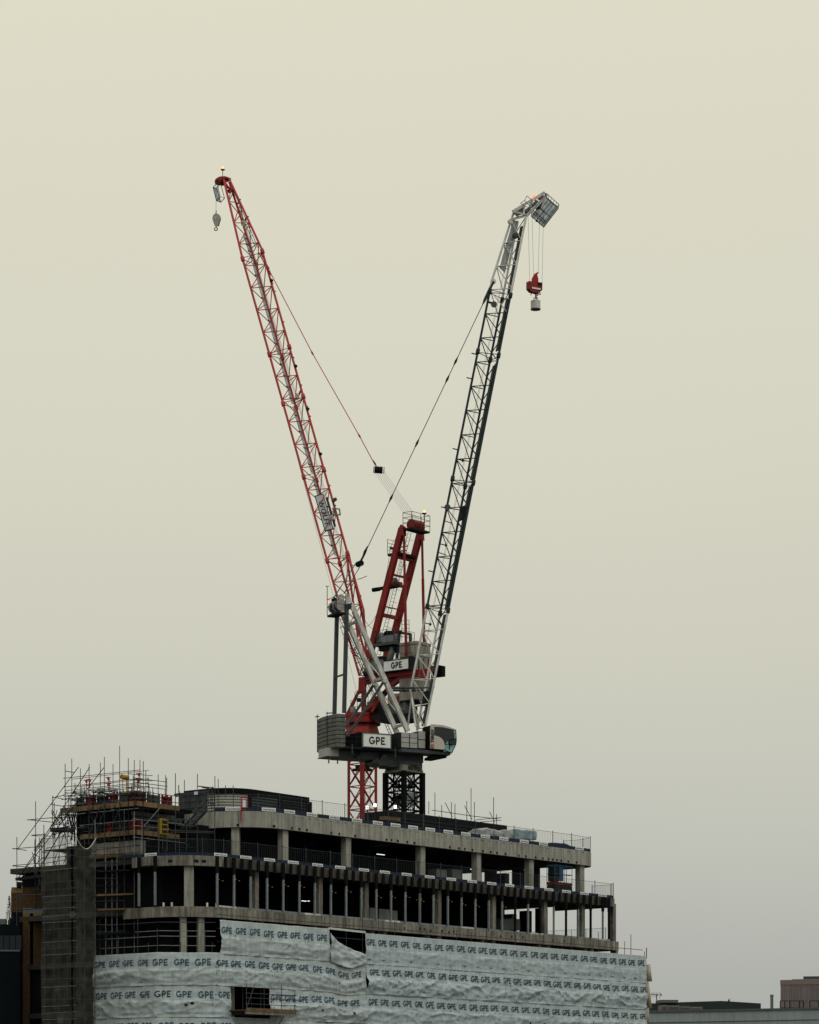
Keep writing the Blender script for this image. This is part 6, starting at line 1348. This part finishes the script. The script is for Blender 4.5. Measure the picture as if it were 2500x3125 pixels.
# A-frame
sD = ND3 * -2.0; Pq = DP.off(1.0); f0, f1 = Pq.pt(C5(1095, 655)), Pq.pt(E6(960, 740))
for i, d in enumerate((V((0, 0, 0)), sD)):
    bar('a_frame_leg', f0 + d, f1 + d, .32, .38, M['white'], dc, up=A4)
    q = [Pq.pt(E6(*x)) + d for x in ((735, 290), (800, 275), (850, 330), (890, 450), (935, 520), (1010, 640), (1060, 735), (960, 760), (900, 720), (860, 620), (815, 580), (740, 560))]
    MB().prism(q, -ND3 * .14).build('a_frame_head_plate', M['white'], dc, bevel=.02)
    disc(dc, Pq.pt(E6(880, 540)) + d + ND3 * .02, ND3, .07, M['dsteel'], 'head_pin', .06); disc(dc, Pq.pt(E6(790, 325)) + d + ND3 * .02, ND3, .05, M['dsteel'], 'head_pin', .06)
    t0_, t1_ = Pq.pt(E6(765, 560)) + d, Pq.pt(C5(397, 452)) + d
    bar('rear_tie', t0_, t1_, .26, .30, M['gsteel'], dc, up=A4)
    bar('a_frame_brace', Pq.pt(C5(830, 110)) + d, Pq.pt(C5(432, 712)) + d, .16, .2, M['gsteel'], dc, up=A4)
    MB().box(Pq.pt(C5(838, 100)) + d, A4 * .16, ND3 * .26, UP * .2).build('brace_lug', M['white'], dc, bevel=.03)
q = Pq.pt(C4(385, 1372)); bar('tie_spacer', q, q + sD, .1, .14, M['gsteel'], dc)
for k in (.06, .45, .92): q = f0 + (f1 - f0) * k; bar('a_frame_rung', q, q + sD, .2, .22, M['white'], dc)
q = f0 + (f1 - f0) * .40; stick('a_frame_lacing', q, f0 + (f1 - f0) * .66 + sD, .06, M['white'], dc); stick('a_frame_lacing', f0 + (f1 - f0) * .1, f0 + (f1 - f0) * .4 + sD, .05, M['white'], dc)
ladder(dc, f0 + sD - A4 * .55 - UP * .3, f1 + sD - A4 * .5, ND3 * .45, M['dsteel'], .3, .03)
b = MB()
for i in range(14): p = f0 + sD + (f1 - f0) * (.12 + i * .06) - A4 * .75; b.tube(p - ND3 * .36, p + ND3 * .36, .02, 5); b.tube(p - ND3 * .36, p - ND3 * .3 + A4 * .3, .02, 5)
for k in (-.3, .3): b.tube(f0 + sD + (f1 - f0) * .12 - A4 * .78 + ND3 * k, f0 + sD + (f1 - f0) * .9 - A4 * .78 + ND3 * k, .02, 5)
b.build('ladder_cage', M['dsteel'], dc)
# head sheaves and platform
q = Pq.pt(E6(620, 520)) + sD * .5
for i in range(5): disc(dc, Pq.pt(E6(640, 560)) + sD * (.12 + .19 * i), ND3, .5, M['cabw'] if i % 2 == 0 else M['greyd'], 'luffing_sheave', .12)
disc(dc, Pq.pt(E6(690, 330)) + sD * .3, ND3, .24, M['white'], 'guide_sheave', .2); disc(dc, Pq.pt(E6(620, 370)) + sD * .7, ND3, .2, M['dsteel'], 'guide_sheave', .2); disc(dc, Pq.pt(E6(800, 620)), ND3, .26, M['navy'], 'tie_pin', .3)
plq = [Pq.pt(E6(740, 770)) , Pq.pt(E6(470, 800)), Pq.pt(E6(470, 800)) + sD, Pq.pt(E6(740, 770)) + sD]
for p in plq: p.z = plq[0].z
pe_ = Pq.pt(E6(480, 800)) + sD * .7; ex = Plane(pe_.xy, (1, .9)).pt(E6(258, 895)); 
pl2 = [plq[0], plq[1] + ND3 * .2, plq[1] + sD + A4 * .12, plq[0] + sD]
MB().prism(pl2, -UP * .16).build('head_platform', M['dsteel'], dc); rails(dc, [pl2[0], pl2[1], (pl2[1] + pl2[2]) / 2, pl2[2], pl2[3]], 1.35, M['dsteel'], r=.022, mids=1)
stick('anemometer_pole', pl2[2], pl2[2] + UP * 2.5, .03, M['dsteel'], dc); b = MB(); t_ = pl2[2] + UP * 2.5
for i in range(3): d = V((math.cos(i * 2.1), math.sin(i * 2.1), 0)) * .14; b.tube(t_, t_ + d, .012, 5); b.tube(t_ + d - UP * .03, t_ + d + UP * .03, .04, 6)
b.build('anemometer', M['dsteel'], dc)
MB().tube(Pq.pt(E6(550, 385)) + sD, Pq.pt(E6(555, 365)) + sD, .08, 8).build('beacon_lamp', M['lamp_r'], dc)
# jib
bD, hD = 1.57, 1.68; Pj = DP.off(bD / 2); J0, J1 = Pj.pt((1297, 2222)), Pj.pt((1606, 660)); LJ = (J1 - J0).length; kd = lambda py: (2222 - py) / (2222 - 660) * LJ
mf = lambda t: M['white'] if t < kd(1868) or t > kd(905) else M['navy']
Nd, Fd, Ud, Lq, axd, upd = jib(dc, J0, J1, ND3, bD, hD, V((-1, 0, .3)), 2.2, [kd(y) for y in (1868, 1480, 1090, 905)], mf, .10, .042, 20, LJ - kd(870), kd(2125), .5, 1.0, .56)
for k in (-.5, .5): stick('jib_foot_chord', Ud(kd(2140)), J0 - ND3 * bD / 2 + ND3 * k * bD - A4 * .9 + UP * .1, .075, M['white'], dc)
wk = lambda t: Nd(t) - ND3 * .30 + upd * .10
for y0_, y1_ in ((2215, 2060), (2050, 1880), (1862, 1490), (1470, 1120), (1075, 915), (895, 690)): bar('jib_walkway', wk(kd(y0_)), wk(kd(y1_)), .40, .10, M['navy'], dc, up=upd)
for (pts, cf) in (([(1112, 1212), (1265, 1178), (1205, 1468), (1068, 1470)], D8), ([(885, 200), (990, 165), (950, 360), (865, 398)], D5)): plate(DP.off(.3), pts, .06, 'jib_mesh_panel', M['navy'], dc, cf)
for k in (-.1, .12): stick('hoist_rope', Ud(kd(2100)) - upd * .5 + ND3 * k, Ud(kd(700)) - upd * .45 + ND3 * k, .012, M['wire_far'], dc)
for c_ in (C2(465, 1590), D5(715, 207)): disc(dc, DP.off(.2).pt(c_), ND3 * .7 + V((0, -.5, 0)), .27, M['greyd'], 'guide_sheave', .12)
stick('sheave_arm', DP.off(.1).pt(C2(395, 1560)), DP.off(.1).pt(C2(445, 1575)), .1, M['navy'], dc)
for y in (1100, 1175, 1392, 1570, 1764): bar('jib_lamp', Ud(kd(y)), Ud(kd(y)) + V((-.5, -.1, .1)), .06, .09, M['gsteel'], dc)
for y in (1420, 1678, 1917): stick('rope_guide', Ud(kd(y)), Ud(kd(y)) + V((.62, -.1, -.18)), .045, M['dsteel'], dc); disc(dc, Ud(kd(y)) + V((.55, -.15, -.17)), V((0, 1, 0)), .11, M['dsteel'], 'guide_roller', .2)
for y in (1608, 1704): stick('step_bar', Ud(kd(y)), Ud(kd(y)) + V((.75, 0, -.25)), .04, M['navy'], dc)
# torn grey banner inside the upper jib
P_ = DP.off(.1); plate(P_, [(720, 465), (785, 525), (760, 640), (715, 780), (685, 870), (660, 990), (625, 1110), (612, 1180), (540, 1110), (580, 950), (625, 800), (680, 610), (705, 510)], .02, 'mesh_banner', M['banner'], dc, C2)
disc(dc, DP.off(.3).pt(C2(752, 685)), ND3, .26, M['greyd'], 'guide_sheave', .3); disc(dc, DP.off(.3).pt(C2(675, 500)), ND3, .2, M['white'], 'guide_sheave', .2)
# bent head
for k in (.5, -.5): bar('jib_head_strut', Ud(LJ), DP.off(k).pt(C2(735, 355)), .14, .2, M['white'], dc); bar('jib_head_strut', Ud(LJ - .4), DP.off(k).pt(C2(890, 415)), .1, .14, M['white'], dc)
for k in (.55, -.55):
    P_ = DP.off(k)
    for a, b_, w in (((712, 368), (1130, 118), .24), ((895, 425), (1165, 150), .24)): bar('jib_head_beam', P_.pt(C2(*a)), P_.pt(C2(*b_)), .14, w, M['white'], dc, up=A4)
    for a, b_, w in (((855, 400), (870, 280), .13), ((935, 320), (965, 215), .2), ((720, 370), (890, 410), .13), ((1120, 120), (1160, 150), .15)): bar('jib_head_strut', P_.pt(C2(*a)), P_.pt(C2(*b_)), .1, w, M['white'], dc, up=A4)
for c_, r in (((815, 360), .3), ((905, 370), .28), ((1000, 275), .2), ((1080, 180), .18)): disc(dc, DP.pt(C2(*c_)), ND3, r, M['grey'], 'head_sheave', .6)
for a, b_ in (((720, 370), (800, 450)), ((1000, 215), (1040, 240))): bar('jib_head_strut', DP.off(.4).pt(C2(*a)), DP.off(-.4).pt(C2(*b_)), .12, .16, M['white'], dc)
plate(DP.off(.4), [(985, 325), (1060, 240), (1130, 175), (1110, 240), (1080, 330), (1040, 300)], .6, 'head_winch', M['greyd'], dc, C2)
fr = [(815, 258), (868, 222), (900, 162), (960, 215), (1025, 290), (965, 325), (870, 300)]
for a, b_ in ((0, 1), (1, 2), (2, 3), (3, 4), (1, 5), (0, 6), (6, 5), (3, 5)): stick('head_rail', DP.off(.8).pt(C2(*fr[a])), DP.off(.8).pt(C2(*fr[b_])), .025, M['dsteel'], dc)
MB().box(DP.pt(C2(993, 172)), (.16, 0, .1), (0, .12, 0), (-.04, 0, .09)).build('beacon_lamp', M['lamp_r'], dc)
# cage platform at the tip
P_ = DP.off(1.0); g_ = [P_.pt(C2(*x)) for x in ((1155, 128), (1320, 272), (1158, 556), (962, 378))]; dpt = (P_.pt(C2(1255, 298)) - P_.pt(C2(1320, 272))); 
dpt = -ND3 * 1.5 * 1.0 + V((0, 0, .0)); cage = g_; u_, w_ = g_[1] - g_[0], g_[3] - g_[0]; g_[2] = g_[0] + u_ + w_
fz = V((.0, .9, 0)) + UP * -.08
MB().prism([x + fz for x in g_], V((0, .02, 0))).build('cage_mesh_panel', M['guard'], dc)
MB().prism([g_[1], g_[1] + fz, g_[2] + fz, g_[2]], (.02, 0, 0)).build('cage_mesh_panel', M['guard'], dc)
for k in range(4):
    bar('cage_bar', g_[k], g_[(k + 1) % 4], .04, .04, M['navy'], dc); bar('cage_bar', g_[k] + fz, g_[(k + 1) % 4] + fz, .05, .05, M['navy'], dc); bar('cage_bar', g_[k], g_[k] + fz, .04, .04, M['navy'], dc)
for i in range(1, 5): bar('cage_bar', g_[0] + u_ * i / 5 + fz * .96, g_[3] + u_ * i / 5 + fz * .96, .03, .03, M['navy'], dc)
bar('cage_bar', g_[0] + w_ * .5 + fz * .95, g_[1] + w_ * .5 + fz * .95, .05, .05, M['navy'], dc)
in0, in1 = g_[3] - w_ * .10, g_[2] - w_ * .10
bar('cage_bar', in0, in1, .045, .045, M['navy'], dc)
for i in range(9): bar('cage_bar', g_[3] + u_ * i / 9, in0 + u_ * (i + .5) / 9, .025, .025, M['navy'], dc); bar('cage_bar', in0 + u_ * (i + .5) / 9, g_[3] + u_ * (i + 1) / 9, .025, .025, M['navy'], dc)
it0, it1 = g_[0] + w_ * .12, g_[1] + w_ * .12
for i in range(5): bar('cage_bar', g_[0] + u_ * i / 5, it0 + u_ * (i + .5) / 5, .03, .03, M['navy'], dc)
bar('cage_bar', it0, it1, .03, .03, M['navy'], dc)
q = DP.off(.9).pt(C2(1028, 485)); MB().tube(q - UP * .1, q + UP * .05, .12, 8, .05).build('work_lamp', M['black'], dc); bar('lamp_arm', q, DP.off(.9).pt(C2(1040, 455)), .04, .04, M['black'], dc)
# buffers between A-frame and jib
for k, a, b_ in ((.55, (945, 1530), (1440, 1528)), (-.55, (960, 1560), (1315, 1560))): P_ = DP.off(k); stick('jib_buffer', P_.pt(C4(*a)), P_.pt(C4(a[0] + 260, a[1])), .11, M['gsteel'], dc); stick('jib_buffer_rod', P_.pt(C4(a[0] + 258, a[1])), P_.pt(C4(*b_)), .065, M['gsteel'], dc); stick('buffer_collar', P_.pt(C4(a[0] + 118, a[1])), P_.pt(C4(a[0] + 140, a[1])), .16, M['gsteel'], dc)
plate(DP.off(.3), [(860, 1560), (945, 1530), (960, 1580), (880, 1600)], .6, 'buffer_mount', M['dsteel'], dc, C4)
# pendant
pd = lambda c: DP.pt(c); e0, e1 = pd(C2(455, 1290)), pd(C2(345, 1530)); e2_ = pd(C3(740, 990))
for k in (-.1, .1): bar('pendant_plate', e0 + ND3 * k, e1 + ND3 * k, .03, .2, M['navy'], dc)
disc(dc, e0, ND3, .24, M['white'], 'pendant_eye', .2); knuckle(dc, e1, e2_ - e1, M['navy'], 1.0)
stick('pendant_rope', e1, e2_, .034, M['dsteel'], dc)
for c_ in ((1394, 1105), (1366, 1160), (1275, 1356), C3(1020, 422)): k = (c_[1] - C2(0, 1530)[1]) / (C3(0, 990)[1] - C2(0, 1530)[1]); knuckle(dc, e1 + (e2_ - e1) * k, e2_ - e1, M['dsteel'], .85)
knuckle(dc, e2_ + UP * .1, e2_ - e1, M['dsteel'], 1.0)
c = pd(C3(680, 1105)); MB().box(c, A4 * .24, ND3 * .40, UP * .18).build('pulley_block', M['black'], dc, bevel=.08); stick('pulley_link', e2_, c, .09, M['dsteel'], dc)
for k in (-.3, 0, .3): disc(dc, c + ND3 * k + V((.02, 0, .0)), ND3, .25, M['dsteel'], 'block_sheave', .1)
for k in range(3):
    stick('luffing_rope', c + ND3 * (-.35 + k * .06) - A4 * .25, Pq.pt(E6(590, 330)) + sD * (.65 + k * .05), .03, M['wire'], dc); stick('luffing_rope', c + ND3 * (.25 + k * .06) + A4 * .1, Pq.pt(E6(745, 250)) + sD * (.15 + k * .05), .03, M['wire'], dc)
cable(dc, [DP.off(1.2).pt(C4(540, 258)), DP.off(1.2).pt(C4(560, 265)), DP.off(1.2).pt(C4(650, 222))], .03, M['dsteel'], 'aerial_arm')
for a in ((1510, 155), (1610, 130)): pass
# hook of the dark crane
hk_ = empty('hook_block', DP.pt(C2(1013, 1700)), 'red hook block carrying a white concrete drum below the dark jib', 'hook block')
P_ = DP.off(.35)
plate(P_, [(925, 1282), (1103, 1303), (1102, 1400), (1058, 1442), (962, 1420), (925, 1382)], .5, 'block_body', M['red'], hk_, C2)
plate(DP.off(.37), [(1040, 1300), (1102, 1308), (1100, 1350), (1045, 1345)], .02, 'shadowed_vent', M['dsteel'], hk_, C2)  # dark plate painted for the shadowed vent in the block side
plate(DP.off(.28), [(980, 1290), (982, 1240), (1005, 1195), (1020, 1175), (1052, 1160), (1055, 1170), (1035, 1200), (1050, 1250), (1050, 1310), (1015, 1318)], .3, 'upper_hook_cover', M['redbr'], hk_, C2)
plate(DP.off(.38), [(965, 1358), (1081, 1380), (1080, 1400), (965, 1380)], .02, 'number_plate', M['white_clean'], hk_, C2); plate(DP.off(.372), [(955, 1352), (1088, 1374), (1088, 1408), (955, 1386)], .02, 'plate_backing', M['black'], hk_, C2)
for a, b_ in (((965, 1425), (948, 1470)), ((985, 1430), (992, 1445)), ((1050, 1440), (1035, 1480)), ((1068, 1435), (1078, 1465)), ((965, 1440), (985, 1445)), ((1040, 1460), (1075, 1455))): bar('guard_bar', P_.pt(C2(*a)), P_.pt(C2(*b_)), .05, .06, M['black'], hk_)
b = MB()
for y in (1432, 1452, 1472, 1492, 1508): b.box(DP.pt(C2(1016 + (y % 3), y)), (.07, 0, 0), (0, .05, 0), (0, 0, .075))
b.build('chain', M['dsteel'], hk_); plate(DP.off(.1), [(990, 1420), (1045, 1425), (1030, 1450), (1005, 1450)], .2, 'swivel', M['black'], hk_, C2)
for (xa, xb) in (((915, 440), (935, 1290)), ((965, 385), (988, 1235)), ((1068, 400), (1048, 1180)), ((1118, 330), (1098, 1305))): stick('hoist_rope', DP.off(.2).pt(C2(*xa)), DP.off(.2).pt(C2(*xb)), .013, M['wire_far'], hk_)
dr_ = empty('concrete_drum', DP.pt(C2(1013, 1660)), 'small white drum weight hanging under the red hook block', 'drum')
a, b_ = DP.pt(C2(1013, 1652)), DP.pt(C2(1013, 1552)); MB().tube(a, b_, .43, 18).build('drum_body', M['white'], dr_); MB().tube(a + UP * .02, a - UP * .06, .45, 18).build('drum_base', M['greyd'], dr_); MB().tube(b_, b_ + UP * .05, .45, 18, .40).build('drum_rim', M['white'], dr_)
for x in (993, 1036): bar('lifting_lug', DP.off(.1).pt(C2(x, 1550)), DP.off(.1).pt(C2(x, 1500)), .1, .12, M['white'], dr_)

# ---------------------------------------------------------------- pieces that belong to a part sit under that part
def kids(par, *names): return [o for o in par.children if o.name.split('.')[0] in names]
def under(par, part, *names):
    host = [o for o in par.children if o.name.split('.')[0] == part][0]
    for k in kids(par, *names): k.parent = host
under(dc, 'cabin_body', 'cabin_glazing', 'side_window', 'cabin_stripe', 'cabin_roof', 'cabin_door_panel', 'window_frame', 'cabin_console', 'operator_seat', 'cabin_bar', 'emblem', 'emblem_mark')
under(dc, 'sign_box', 'sign_frame', 'lettering_dot')
under(rc_, 'name_board', 'lettering_dot')
under(rc_, 'jib_head', 'head_sheave', 'sheave_pin', 'tip_winch', 'tip_flag', 'rope_basket_bar', 'rope_basket_panel')
under(dc, 'head_platform', 'anemometer')
under(rc_, 'head_platform', 'luffing_sheave', 'sheave_plate')
under(rc_, 'winch_platform', 'winch_platform_beam', 'winch_motor', 'winch_gearbox', 'winch_vent')
